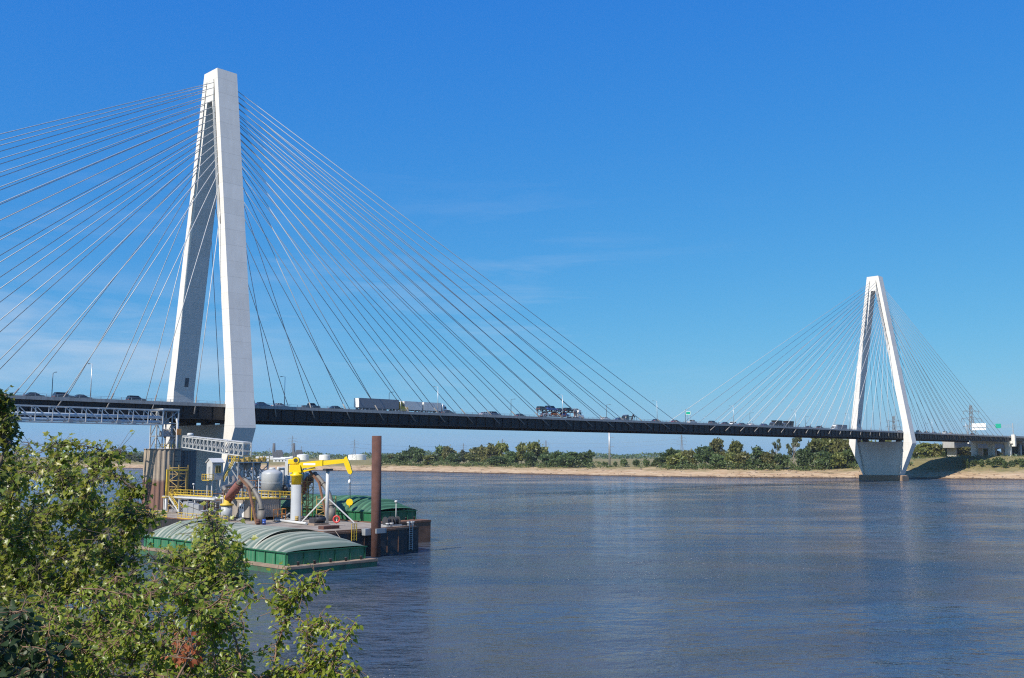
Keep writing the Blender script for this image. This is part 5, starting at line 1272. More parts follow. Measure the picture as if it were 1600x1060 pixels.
# the carried cars
cu_ = upx(877,-8.5); 
for k, (x, zz, kind, colr, lab) in enumerate([(-11.2,2.72,'suv','charcoal','dark SUV riding on the top rear of the car transporter'),(-6.2,2.72,'van','blue','blue van on the upper deck of the car transporter'),
        (-1.0,2.72,'sedan','navy','navy car in the middle of the transporter upper deck'),(4.0,2.72,'suv','black','black SUV on the transporter upper deck just behind the silver car'),(8.9,2.9,'sedan','silver','silver car on the transporter above its cab'),
        (-9.0,0.97,'sedan','white','white car on the lower deck at the transporter rear'),(-3.6,0.97,'sedan','orange','orange-red car on the transporter lower deck'),(1.6,0.97,'sedan','blue','blue car on the transporter lower deck behind the cab')]):
    rz = roadz(cu_,-8.5)+zz
    if (kind, colr) in PROTO: dup(PROTO[(kind, colr)], W(cu_+x,-8.5,rz), TH, lab, scale=(0.95,0.95,0.92), group='cars carried on the transporter')
    else:
        c = thing('car' if kind == 'sedan' else kind, lab, 'car' if kind != 'van' else 'van', cu_+x, -8.5, rz, 'cars carried on the transporter'); car_parts(kind, colr, c); PROTO[(kind, colr)] = c
# grapple / tow truck
t = thing('tow_truck', 'dark open-frame truck with raised boom at mid span', 'truck', upx(984,5), 5, roadz(upx(984,5),5), 'traffic on the bridge deck', math.pi)
MB().box(-4,2.2,-1.2,1.2,0.8,1.15).part('flatbed', 'black_gear', t, local=True); cab(t, 2.3, 'car_charcoal')
f = MB(); f.bar((-1,0,1.15),(-2.5,0,3.9),0.4).bar((-2.5,0,3.9),(-3.6,0,2.6),0.3)
for x in (-3.6,-1.6,0.6,2.0):
    for y in (-1.1,1.1): f.bar((x,y,1.15),(x,y,2.9),0.15)
for y in (-1.1,1.1): f.bar((-3.6,y,2.9),(2.0,y,2.9),0.15)
f.part('boom_frame', 'black_gear', t, local=True); wheels(t, (-3.2,-1.9), 2.4, 0.5, dual=True)
# dump trailers
for k, (px, lab) in enumerate(((1213, 'dark dump truck with tapered tub, left one of the pair before the far tower'), (1231, 'dark dump truck with tapered tub, right one of the pair before the far tower'))):
    if k == 0:
        t = thing('dump_truck', lab, 'truck', upx(px,8.5), 8.5, roadz(upx(px,8.5),8.5), 'traffic on the bridge deck', math.pi); dt = t
        MB().ext([(-3.2,1.2),(2.6,1.2),(3.6,4.6),(-4.2,4.6)], 'y', -1.25, 1.25).part('tub', 'black_gear', t, local=True)
        rb = MB()
        for x in (-2.4,-0.8,0.8,2.2):
            for s in (-1,1): rb.box(x-0.1,x+0.1,*sorted((s*1.253,s*1.36)),1.3,4.5)
        rb.part('tub_rib', 'car_charcoal', t, local=True); MB().box(-3.2,5.0,-0.5,0.5,0.9,1.197).part('chassis', 'black_gear', t, local=True)
        cab(t, 4.0, 'car_charcoal'); wheels(t, (-2.6,-1.3), 2.4, 0.5, dual=True)
    else: dup(dt, W(upx(px,8.5), 8.5, roadz(upx(px,8.5),8.5)), TH+math.pi, lab)
t = thing('box_truck', 'white-cabbed truck with a pale blue-grey box just left of the far tower', 'truck', upx(1309,8.5), 8.5, roadz(upx(1309,8.5),8.5), 'traffic on the bridge deck', math.pi)
MB().box(-9,4.2,-1.28,1.28,1.1,4.0).part('cargo_box', 'trailer_side', t, local=True); MB().box(-8.8,5,-0.5,0.5,0.85,1.097).part('chassis', 'black_gear', t, local=True)
cab(t, 4.8, 'car_white'); wheels(t, (-8,-6.7,4.6), 2.5, 0.5, dual=True)

# ------------------------------------------------------------------ signs
def sign(name, label, u, v, z0, w, h, zbot, m, posts=True, back='galv'):
    t = thing(name, label, 'sign', u, v, z0)
    MB().box(u-0.06, u+0.06, v-w/2, v+w/2, zbot, zbot+h).part('panel', m, t)
    MB().box(u-0.075, u-0.063, v-w/2, v+w/2, zbot, zbot+0.14).box(u-0.075, u-0.063, v-w/2, v+w/2, zbot+h-0.14, zbot+h).box(u-0.075,u-0.063,v-w/2,v-w/2+0.14,zbot+0.14,zbot+h-0.14).box(u-0.075,u-0.063,v+w/2-0.14,v+w/2,zbot+0.14,zbot+h-0.14).part('border', 'white_paint', t)
    if posts:
        for g in (-w*0.3, w*0.3): MB().bar((u+0.2,v+g,z0), (u+0.2,v+g,zbot+h), 0.2).part('post', back, t)
    return t
su = 273.4
sign('road_sign', 'small green road sign above the deck at mid span', su-30, 0, zd(su)+0.9, 2.6, 1.5, 33.9, 'sign_green')
gu = 656.0
gt_ = thing('sign_gantry', 'overhead sign gantry with one green sign and white panels at the far deck end', 'sign gantry', gu, 0, 29.2)
for v in (-16.6, 16.6): MB().bar((gu,v,30.9 if v < 0 else 28), (gu,v,39.5), 0.5).part('gantry_post', 'galv', gt_)
gb = MB()
for z in (36.6, 38.2): gb.bar((gu-0.3,-16.6,z),(gu-0.3,16.6,z),0.16).bar((gu+0.3,-16.6,z),(gu+0.3,16.6,z),0.16)
for i in range(22): gb.bar((gu-0.3,-16.6+i*1.5,36.6 if i%2 else 38.2),(gu-0.3,-16.6+(i+1)*1.5,38.2 if i%2 else 36.6),0.1)
gb.part('gantry_truss', 'galv', gt_)
pgv = lambda px: atu_v(px, 666, gu)
def atu_v(px, py, u):
    r = ray(px, py); t_ = (u + X1*CT + Y1*ST)/(r.x*CT + r.y*ST); return toL(r.x*t_, r.y*t_)[1]
va_, vb_ = sorted((atu_v(1556,666,gu), atu_v(1564.5,666,gu)))
MB().box(gu-0.75,gu-0.6,va_,vb_,35.9,39.3).part('sign_panel', 'sign_green', gt_)
va_, vb_ = sorted((atu_v(1519,666,gu), atu_v(1541,666,gu)))
MB().box(gu-0.75,gu-0.6,va_,vb_,34.7,36.2).box(gu-0.72,gu-0.6,va_,vb_,36.75,39.9).part('sign_panel', 'white_paint', gt_)

# ------------------------------------------------------------------ far shore structures
def gz(p): u, v = toL(p.x, p.y); return ground_z(u, v)
mp_ = wpt(952.5, 722, 860); mono = thing('steel_monopole', 'tall white steel power monopole on the far bank under mid span', 'power pole', mp_.x, mp_.y, gz(mp_), world=True)
g0_ = gz(mp_)
MB().tube((0,0,-0.5), (0,0,CAM_H-g0_+(712.4-672)/FPX*860+2), 1.0, 0.8, n=16).part('pole', 'galv', mono, local=True)
ar = MB()
for h in (16, 24, 32): ar.bar((0,0,h),(4.2,0,h+0.6),0.3)
ar.part('arm', 'pylon_grey', mono, local=True)
def pylon(label, px, ptop, d, w=7.5, first=None, arms=True):
    p = wpt(px, ptop, d); g = gz(p) if d < 2500 else 7.5; H = p.z-g
    if first is not None: return dup(first, (p.x, p.y, g), 0.3, label, scale=H/45.0)
    t = thing('power_pylon', label, 'pylon', p.x, p.y, g, 'lattice power pylons beyond the far bank', 0.3, True)
    H = 45.0; fr = MB(); lv = [0, 7, 13, 18, 22.5, 26.5, 30, 33.5, 37, 40.5, 45]
    hwf = lambda z: max(0.5, 4.3*(1-z/28.0)+1.1) if z < 28 else 1.1-0.5*(z-28)/17
    for sx_ in (-1,1):
        for sy_ in (-1,1):
            for a, b in zip(lv, lv[1:]): fr.bar((sx_*hwf(a),sy_*hwf(a),a),(sx_*hwf(b),sy_*hwf(b),b),0.30)
    for a, b in zip(lv, lv[1:]):
        for s in (-1,1):
            fr.bar((-hwf(a),s*hwf(a),a),(hwf(b),s*hwf(b),b),0.17); fr.bar((hwf(a),s*hwf(a),a),(-hwf(b),s*hwf(b),b),0.17)
            fr.bar((s*hwf(a),-hwf(a),a),(s*hwf(b),hwf(b),b),0.17)
    fr.part('lattice', 'pylon_grey', t, local=True)
    ar = MB()
    for z, l_ in ((28,8.5),(34,9.5),(40,7.5)):
        for s in (-1,1): ar.bar((0,0,z+1.3),(s*l_,0,z),0.22); ar.bar((0,0,z-0.4),(s*l_,0,z),0.22); ar.bar((s*l_,0,z),(s*l_,0,z-2.4),0.25)
    ar.part('cross_arm', 'pylon_grey', t, local=True)
    t.location = (p.x,p.y,g); t.scale = ((p.z-g)/45.0,)*3
    return t
PY = pylon('power pylon behind the crane, its top above the left chimney pair', 457, 681, 1500)
pylon('power pylon just left of the rust pile above the low white tank', 554, 687, 1500, first=PY)
pylon('pylon rising behind the tall trees left of the middle of the far bank', 785, 686, 1700, first=PY)
pylon('pylon right of the white monopole over the far wood', 1065, 680, 1700, first=PY)
pylon('small pylon behind the left part of the far tree row', 724, 693, 1900, first=PY)
pylon('small pylon just right of the tallest yellowish far tree', 853, 688, 1900, first=PY)
pylon('tall pylon right of the far tower behind the sign panels', 1516.5, 633, 1150, first=PY)
pylon('tall pylon seen between the legs of the far tower', 1396, 650, 1300, first=PY)
pylon('faint pylon left of the left chimney', 421, 700, 2000, first=PY)
pylon('small pylon between the two white tanks behind the crane boom', 471, 697, 1900, first=PY)
# power lines
wl_m = MB()
def wire(a, b, sag):
    pts = [a.lerp(b, i/16)-Vector((0,0,4*sag*(i/16)*(1-i/16))) for i in range(17)]; return pts
for k, (px0, py0, d0, px1, py1, d1) in enumerate(((554,693,1500,785,692,1700),(554,700,1500,785,697,1700),(785,690,1700,1065,686,1700),(785,697,1700,1065,692,1700),(457,688,1500,554,693,1500))):
    MB().path(wire(wpt(px0,py0,d0), wpt(px1,py1,d1), 6), 0.09, 5).solo('power_line', 'pylon_grey', ['upper power line from the pile-side pylon to the next pylon right','lower power line from the pile-side pylon to the next pylon right','upper power line crossing the sky under mid span','lower power line crossing the sky under mid span','power line between the crane-side pylon and the pile-side pylon'][k], 'power line', org=tuple(wpt(px0,py0,d0)), world=True)
# chimneys with boiler house
for px, nm in ((427.5,'left'), (458.5,'right')):
    d = 1900; p = wpt(px, 718, d); g = 7.4
    t = thing('chimney', '%s one of two tall dark power station chimneys beside the big tower' % nm, 'chimney', p.x, p.y, g, 'power station chimneys', 0.2, True)
    H = CAM_H+(712.4-693)/FPX*d-g
    MB().lathe((0,0,0), [(3.6,0),(2.5,H),(2.0,H)], 20).part('shaft', 'chimney', t, local=True)
    MB().bbox(-1,18,-8,8,0,15.5,0.3).bbox(4,16,-7,7,15.503,18.5,0.3).part('boiler_house', 'chimney', t, local=True)
    MB().box(-8,-1.003,-8,8,0,7).part('annex', 'shed_white', t, local=True)
# white tanks
for px, w, yt, yb, d, lab in ((473,18,711,720,1750,'small white storage tank behind the crane winch'),(507,17,711.5,721,1750,'white storage tank seen above the middle of the crane boom'),(558,28,711,721,1750,'wide white storage tank just left of the rust pile')):
    p = wpt(px, yb, d); r = w/FPX*d/2; z1 = CAM_H+(712.4-yt)/FPX*d; g = gz(p)
    t = thing('storage_tank', lab, 'tank', p.x, p.y, g, 'white tanks on the far shore', 0, True)
    MB().lathe((0,0,-4), [(r,0),(r,z1-g+4)], 48, False).part('shell', 'tank_white', t, local=True)
    MB().lathe((0,0,z1-g+0.003), [(r*1.0,0),(r*0.5,0.8),(0.3,1.1)], 48, False).part('roof', 'tank_white', t, local=True)
for k, (px, d, w, h, lab) in enumerate(((436,1250,14,4,'low white shed left of the white tanks'),(446,1300,12,4.5,'low pale shed right beside the crane winch'),(410,1400,18,5,'long pale shed under the left chimney'),(227,1330,16,6,'low white house on the far left shore beside the sheet-pile cell'))):
    p = wpt(px, 721, d); g = gz(p)
    t = thing('shed', lab, 'shed', p.x, p.y, g, 'sheds on the far shore', 0.3, True)
    MB().box(-w/2,w/2,-4,4,-1,h).part('wall', 'shed_white', t, local=True)
    MB().ext([(-4.4,h+0.003),(4.4,h+0.003),(0,h+1.6)], 'x', -w/2-0.3, w/2+0.3).part('roof', 'chimney' if k == 3 else 'shed_white', t, local=True)
    dd = MB(); 
    for x in (-w*0.3, 0, w*0.3): dd.box(x-0.7,x+0.7,-4.06,-4.003,0.8,2.6)
    dd.part('window', 'dark_glass', t, local=True)
p = wpt(143, 733, 1150); t = thing('brick_pier', 'old brown brick bridge pier at the far left waterline', 'pier', p.x, p.y, 0, rot=0.3, world=True)
MB().bbox(-3,3,-5,5,-2,9,0.4).part('shaft', 'brick_old', t, local=True); MB().bbox(-3.6,3.6,-5.6,5.6,9.003,10.2,0.2).part('cap', 'brick_old', t, local=True)
# ------------------------------------------------------------------ far bank trees
def crown_mesh(name, seed, nl, lobes, leaf, hollow=0.45):
    rnd = np.random.default_rng(seed); vs = []; fs = []
    # unit crown: x,y in -1..1, z in 0..1
    for k in range(nl):
        L_ = lobes[int(rnd.integers(len(lobes)))]
        d = rnd.standard_normal(3); d /= np.linalg.norm(d); r = (1+0.22*math.sin(5*d[0]+k%5)*math.sin(6*d[2]))*(hollow + (1-hollow)*rnd.random()**0.5)*(1+0.16*rnd.standard_normal())
        c = np.array(L_[:3]) + d*np.array([L_[3], L_[3], L_[4]])*r
        a = rnd.standard_normal(3); a /= np.linalg.norm(a); b = np.cross(a, rnd.standard_normal(3)); b /= np.linalg.norm(b)
        s = leaf*(0.6+0.8*rnd.random()); o = len(vs)
        a = a*s; b = b*s*0.7
        for w_ in (-a, b*0.9+a*0.1, a, -b*0.9+a*0.1): vs.append(tuple((c+w_*np.array([1,1,0.62]))))
        fs.append((o,o+1,o+2,o+3))
    me = bpy.data.meshes.new(name); me.from_pydata(vs, [], fs); me.update(); return me
def lobes_round(rnd, n, top):
    out = [(0,0,0.52,0.55,0.34)]
    for i in range(n):
        a = rnd.random()*6.28; z = 0.22+0.6*rnd.random(); rr = (0.55 if z < 0.6 else 0.55*(1.05-z)/0.45)*(0.6+0.5*rnd.random())
        out.append((rr*math.cos(a), rr*math.sin(a), z, 0.24+0.22*rnd.random(), 0.10+0.10*rnd.random()))
    return out
CROWNS = []
for s in range(7):
    rnd = np.random.default_rng(100+s); CROWNS.append((crown_mesh('crown', 200+s, 1500, lobes_round(rnd, 11, 1), 0.105), 'round'))
OPEN = []
for s in range(4):
    rnd = np.random.default_rng(150+s); lb = []
    for i in range(9):
        a = rnd.random()*6.28; z = 0.35+0.6*rnd.random(); rr = 0.25+0.5*rnd.random()
        lb.append((rr*math.cos(a), rr*math.sin(a), z, 0.16+0.14*rnd.random(), 0.05+0.06*rnd.random()))
    OPEN.append((crown_mesh('crown', 250+s, 620, lb, 0.09, 0.2), lb))
BUSH = []
for s in range(4):
    rnd = np.random.default_rng(170+s); lb = [(0,0,0.3,0.7,0.4)]+[(0.8*rnd.random()-0.4,0.8*rnd.random()-0.4,0.3+0.3*rnd.random(),0.35,0.25) for i in range(5)]
    BUSH.append(crown_mesh('crown', 270+s, 520, lb, 0.14, 0.4))
def trunk_mesh(seed, lb=None, r=0.05):
    rnd = random.Random(seed); mb = MB()
    mb.path([(0,0,-0.06),(0.02*rnd.uniform(-1,1),0.02,0.25),(0.05*rnd.uniform(-1,1),0,0.55),(0,0,0.85)], [r,r*0.8,r*0.5,r*0.15], 7)
    tg = [(l[0],l[1],l[2]) for l in lb] if lb else [(0.6*math.cos(k*1.9),0.6*math.sin(k*1.9),0.5+0.07*k) for k in range(5)]
    for q in tg: z0 = max(0.12, q[2]*0.45); mb.path([(0,0,z0),(q[0]*0.45,q[1]*0.45,z0+(q[2]-z0)*0.6),q], [r*0.55,r*0.38,r*0.1], 6)
    return mb.mesh('trunk')
TR_R = [trunk_mesh(s) for s in range(3)]; TR_O = [trunk_mesh(10+s, OPEN[s][1], 0.035) for s in range(4)]
TCOL = {}
def obj_me(name, me, m, parent):
    key = (me.name, m)
    if key not in TCOL:
        c = me.copy(); c.materials.clear(); c.materials.append(M[m]); TCOL[key] = c
    o = bpy.data.objects.new(name, TCOL[key]); COL.objects.link(o); o.parent = parent; ORG[o.name] = (0,0,0); return o
def bank_pt(px, s):
    lo, hi = 300.0, 2600.0; r = ray(px, 720); nx = r.x/r.y
    for _ in range(50):
        d = 0.5*(lo+hi); u, v = toL(nx*d, d)
        if u - wl(v) > s: hi = d
        else: lo = d
    return nx*d, d
TN = [0]
def far_tree(label, px, ytop, wpx, kind, m, s=80, bark='bark', d=None, squash=0.0, group='trees along the far bank'):
    if d is None: x, y = bank_pt(px, s)
    else: p = wpt(px, 720, d); x, y = p.x, p.y
    u, v = toL(x, y); g = ground_z(u, v)-0.3
    H = max(3.0, CAM_H + (712.4-ytop)/FPX*y - g); r = wpx/FPX*y/2
    TN[0] += 1; k = TN[0]
    nm = {'bush': 'shrub'}.get(kind, 'tree'); t = thing(nm, label, nm, x, y, g, group, k*1.7, True)
    if kind == 'round':
        cm = CROWNS[k % 7][0]; c = obj_me('crown', cm, m, t); c.scale = (r*1.36, r*1.36, H*1.04); c.rotation_euler = (0,0,k*2.1)
        tr = obj_me('trunk', TR_R[k % 3], bark, t); tr.scale = (r*0.9, r*0.9, H)
    elif kind == 'open':
        c = obj_me('crown', OPEN[k % 4][0], m, t); c.scale = (r*1.05, r*1.05, H); 
        tr = obj_me('trunk', TR_O[k % 4], bark, t); tr.scale = (r*1.05, r*1.05, H)
    else:
        c = obj_me('crown', BUSH[k % 4], m, t); c.scale = (r, r, H*1.1); c.rotation_euler = (0,0,k*1.3)
        tr = obj_me('stem', TR_R[k % 3], bark, t); tr.scale = (r*0.6, r*0.6, H*0.7)
    return t
DK, OL, BR, GY, SC_ = 'leaf_dark', 'leaf_olive', 'leaf_brown', 'leaf_grey', 'leaf_scrub'
TREES = [
 # px, top, width, kind, colour, set-back
 (597,711,22,'round',DK,75,'low dark tree just right of the rust pile'),
 (612,710,20,'round',OL,85,'second low tree right of the rust pile'),
 (626,707,26,'round',DK,70,'third tree right of the rust pile, bushy and dark'),
 (643,695,24,'round',DK,85,'tall dark tree with pointed crown right of the rust pile'),
 (657,701,22,'round',DK,80,'dark tree leaning on the right side of the pointed tall one'),
 (672,710,24,'round',OL,70,'low bushy tree in the dip right of the pointed tall tree'),
 (687,698,28,'round',DK,90,'broad dark tree just left of the double-topped tree'),
 (701,696,20,'round',BR,85,'double-topped brownish tree before the first gap in the row'),
 (709,708,22,'round',DK,72,'low dark tree on the left side of the first gap'),
 (725,703,17,'round',GY,150,'small hazy tree standing back in the first gap'),
 (737,707,24,'round',OL,75,'low olive tree on the right side of the first gap'),
 (749,697,30,'round',BR,95,'large brownish tree right of the first gap'),
 (768,694,28,'round',BR,85,'large brownish-green tree beside the middle pylon'),
 (783,693,22,'round',OL,90,'olive tree right under the middle pylon'),
 (776,712,26,'round',DK,64,'dark bush-like tree in front of the brownish pair'),
 (797,705,24,'round',DK,75,'dark low tree between the middle pylon and the tall yellowish trees'),
 (815,691,22,'round',OL,85,'tall yellowish tree, left one of the tallest pair'),
 (838,686,30,'round',OL,80,'tallest yellowish tree on the left half of the far bank'),
 (826,706,24,'round',DK,66,'dark tree at the foot of the tallest yellowish pair'),
 (856,708,28,'round',DK,70,'dark tree right of the tallest yellowish one'),
 (872,706,28,'round',DK,66,'second dark tree right of the tallest yellowish one'),
 (889,705,30,'round',DK,60,'broad dark green tree nearest the water left of the meadow'),
 (905,708,26,'round',DK,64,'dark tree last but one before the meadow'),
 (919,703,17,'round',DK,70,'narrow dark tree at the left edge of the meadow'),
 (1033,712,20,'round',SC_,75,'low bush-like tree at the right edge of the meadow'),
 (1053,701,34,'round',DK,90,'broad dark tree first in the row right of the meadow'),
 (1058,709,34,'round',OL,66,'olive tree in front of the first broad one right of the meadow'),
 (1076,704,24,'round',BR,75,'brownish low tree left of the dark cedar-like tree'),
 (1102,696,30,'round',DK,80,'dark tall tree left of the round brown crown'),
 (1122,685,26,'round',BR,95,'round brownish crown rising over the row left of centre'),
 (1120,708,26,'round',DK,64,'dark low tree under the round brown crown'),
 (1138,703,24,'round',OL,70,'olive tree between the two high crowns'),
 (1152,689,26,'round',OL,95,'high olive crown right of the round brown one'),
 (1160,706,26,'round',BR,66,'brownish tree under the high olive crown'),
 (1183,699,28,'round',DK,68,'dark green rounded tree right of the high olive crown'),
 (1201,705,24,'round',BR,66,'brownish low tree right of the dark rounded one'),
 (1213,685,18,'open',GY,72,'thin half-bare tree with a leaning top left of the white-trunked one'),
 (1240,682,32,'open',GY,70,'open pale tree with white trunks under the deck'),
 (1220,707,22,'round',DK,66,'dark low tree under the thin half-bare one'),
 (1258,699,26,'round',DK,66,'dark tree right of the white-trunked one'),
 (1277,683,32,'round',OL,85,'tall yellow-olive tree, first of the high stand left of the far tower'),
 (1297,681,34,'round',OL,90,'tall yellow-olive tree, second of the high stand left of the far tower'),
 (1316,683,30,'round',BR,85,'tall brownish tree, third of the high stand left of the far tower'),
 (1287,705,28,'round',DK,64,'dark tree under the high stand left of the far tower'),
 (1310,706,28,'round',OL,62,'olive tree under the high stand nearest the water'),
 (1331,699,26,'round',SC_,66,'green tree touching the left leg of the far tower'),
 (1333,690,30,'round',OL,95,'tall olive tree behind the left leg of the far tower'),
 (1356,686,28,'round',OL,110,'olive tree behind the pier wall of the far tower, left of centre'),
 (1385,686,30,'round',OL,115,'olive tree behind the pier wall of the far tower, right of centre'),
 (1441,691,30,'round',OL,175,'tree right beside the right leg of the far tower'),
 (1459,693,28,'round',BR,180,'brownish tree second right of the far tower'),
 (1475,691,28,'round',DK,185,'dark tree third right of the far tower'),
 (1491,695,26,'round',BR,180,'brownish tree fourth right of the far tower'),
 (1505,697,26,'round',BR,185,'brownish tree next to the ramp viaduct'),
 (1536,697,22,'round',OL,270,'olive tree seen between the first ramp columns'),
 (1552,697,22,'round',BR,280,'brown tree seen between the middle ramp columns'),
 (1590,694,24,'round',BR,250,'brown tree under the approach viaduct at the right edge'),
]
for px, yt, w, kind, m, s, lab in TREES:
    far_tree(lab, px, yt, w, kind, m, s, 'bark_pale' if kind == 'open' else 'bark')
# far left shore
for px, yt, w, d, m, lab in ((203,708,24,1330,GY,'hazy tree clump left one on the far left shore'),(217,710,20,1320,GY,'hazy tree clump right one on the far left shore'),(228,716,12,1500,DK,'small dark tree next to the sheet-pile cell on the far left shore'),
                             (180,712,22,1400,GY,'hazy tree behind the maple twigs on the far left shore'),(160,709,18,1450,DK,'dark tree above the old brick pier'),(120,712,24,1500,GY,'hazy tree behind the maple crown at the far left')):
    far_tree(lab, px, yt, w, 'round', m, d=d, group='trees on the far left shore')
# shrubs
SH = [(975,716,16),(995,717,18),(1010,715,16),(1022,718,14),(945,721,14),(962,720,12)]
for i, (px, yt, w) in enumerate(SH):
    far_tree(['shrub in the meadow right of the white monopole, second from it','shrub in the middle of the meadow','third shrub right of the monopole in the meadow','last meadow shrub before the right tree row','shrub left of the monopole foot','shrub at the right foot of the monopole'][i], px, yt, w, 'bush', SC_, 75, group='shrubs in the meadow')
ri = 0
for px in range(1508, 1606, 9):
    far_tree('%s green shrub from the left on the bank slope below the ramp viaduct' % ORDN[ri], px, 714+ (ri*5)%6, 17, 'bush', SC_, 52+(ri*7)%16, group='shrubs on the right bank slope'); ri += 1
# undergrowth along the top of the bank and the distant wood
def scatter(name, m, pts, leaf, hmax, seed, n_per, label=None):
    rnd = np.random.default_rng(seed); vs = []; fs = []
    for (u, v, h, rr) in pts:
        g = ground_z(u, v)
        for k in range(n_per):
            c = np.array([u+rr*rnd.standard_normal()*0.6, v+rr*rnd.standard_normal()*0.6, g+h*rnd.random()**0.8])
            a = rnd.standard_normal(3); a /= np.linalg.norm(a); b = np.cross(a, rnd.standard_normal(3)); b /= np.linalg.norm(b); s = leaf*(0.5+rnd.random()); o = len(vs)
            for w_ in (-a*s, b*s*0.7, a*s, -b*s*0.7): vs.append(tuple(c+w_))
            fs.append((o,o+1,o+2,o+3))
    me = bpy.data.meshes.new(name); me.from_pydata(vs, [], fs); me.materials.append(M[m]); me.update()
    o = bpy.data.objects.new(name, me); COL.objects.link(o); o.location = W(0,0,0); o.rotation_euler = (0,0,TH); tag(o, label, None, None, 'stuff'); return o
pts = []; rnd = np.random.default_rng(5)
for px in np.arange(586, 1420, 2.2):
    if 926 < px < 1030 and rnd.random() < 0.75: continue
    x, y = bank_pt(px, 52+rnd.random()*30); u, v = toL(x, y); pts.append((u, v, 1.8+(3.0+2.5*math.sin(px*0.19)+2.0*math.sin(px*0.083+1))*(0.5+0.5*rnd.random()), 2.8))
scatter('undergrowth', 'leaf_scrub', pts, 0.6, 3, 6, 42, 'low scrub at the foot of the far tree row')
pts = []
for px in np.arange(1425, 1620, 1.6):
    for _ in range(2):
        x, y = bank_pt(px, 50+rnd.random()*90); u, v = toL(x, y); pts.append((u, v, 0.5+1.2*rnd.random(), 2.5))
scatter('grass_cover', 'leaf_olive', [p for p in pts if p[0]-wl(p[1]) > 75 or toL(*bank_pt(1500,50))[1] > p[1]], 0.35, 1.2, 8, 7, 'rough grass and weeds on the right bank slope')
pts = []
for px in np.arange(80, 1640, 1.7):
    d = 2300+500*rnd.random(); p = wpt(px, 715, d); u, v = toL(p.x, p.y); pts.append((u, v, 11+5*rnd.random()+5*math.sin(px*0.05)*math.sin(px*0.021), 9))
scatter('distant_wood', 'leaf_dark', pts, 2.4, 15, 9, 22, 'distant wood along the horizon beyond the far fields')

rk = MB(); rnd = random.Random(21)
for q in range(900):
    v = rnd.uniform(-150, 900) if q % 3 else rnd.uniform(-120, 120); s_ = abs(rnd.gauss(0, 6))+1 if q % 2 else rnd.uniform(2, 55); u = wl(v)+s_; g = ground_z(u, v); a = rnd.uniform(0.15, 0.55)*(1.6 if q % 7 == 0 else 1)
    if q % 4 == 0:
        l_ = rnd.uniform(1, 4); th_ = rnd.random()*6.3; rk.bar((u,v,g+0.15), (u+l_*math.cos(th_), v+l_*math.sin(th_), ground_z(u+l_*math.cos(th_), v+l_*math.sin(th_))+0.2), 0.22)
    else: rk.bbox(u-a, u+a*rnd.uniform(0.7,1.4), v-a, v+a*rnd.uniform(0.7,1.6), g-0.3, g+a*0.7, a*0.3)
mat('driftwood', (0.17, 0.13, 0.10), 0.95, var=0.4, scale=0.05)
rk.solo('driftwood', 'driftwood', 'driftwood and stones scattered over the sandy far bank', org=(0,0,0), kind='stuff', fix=False)

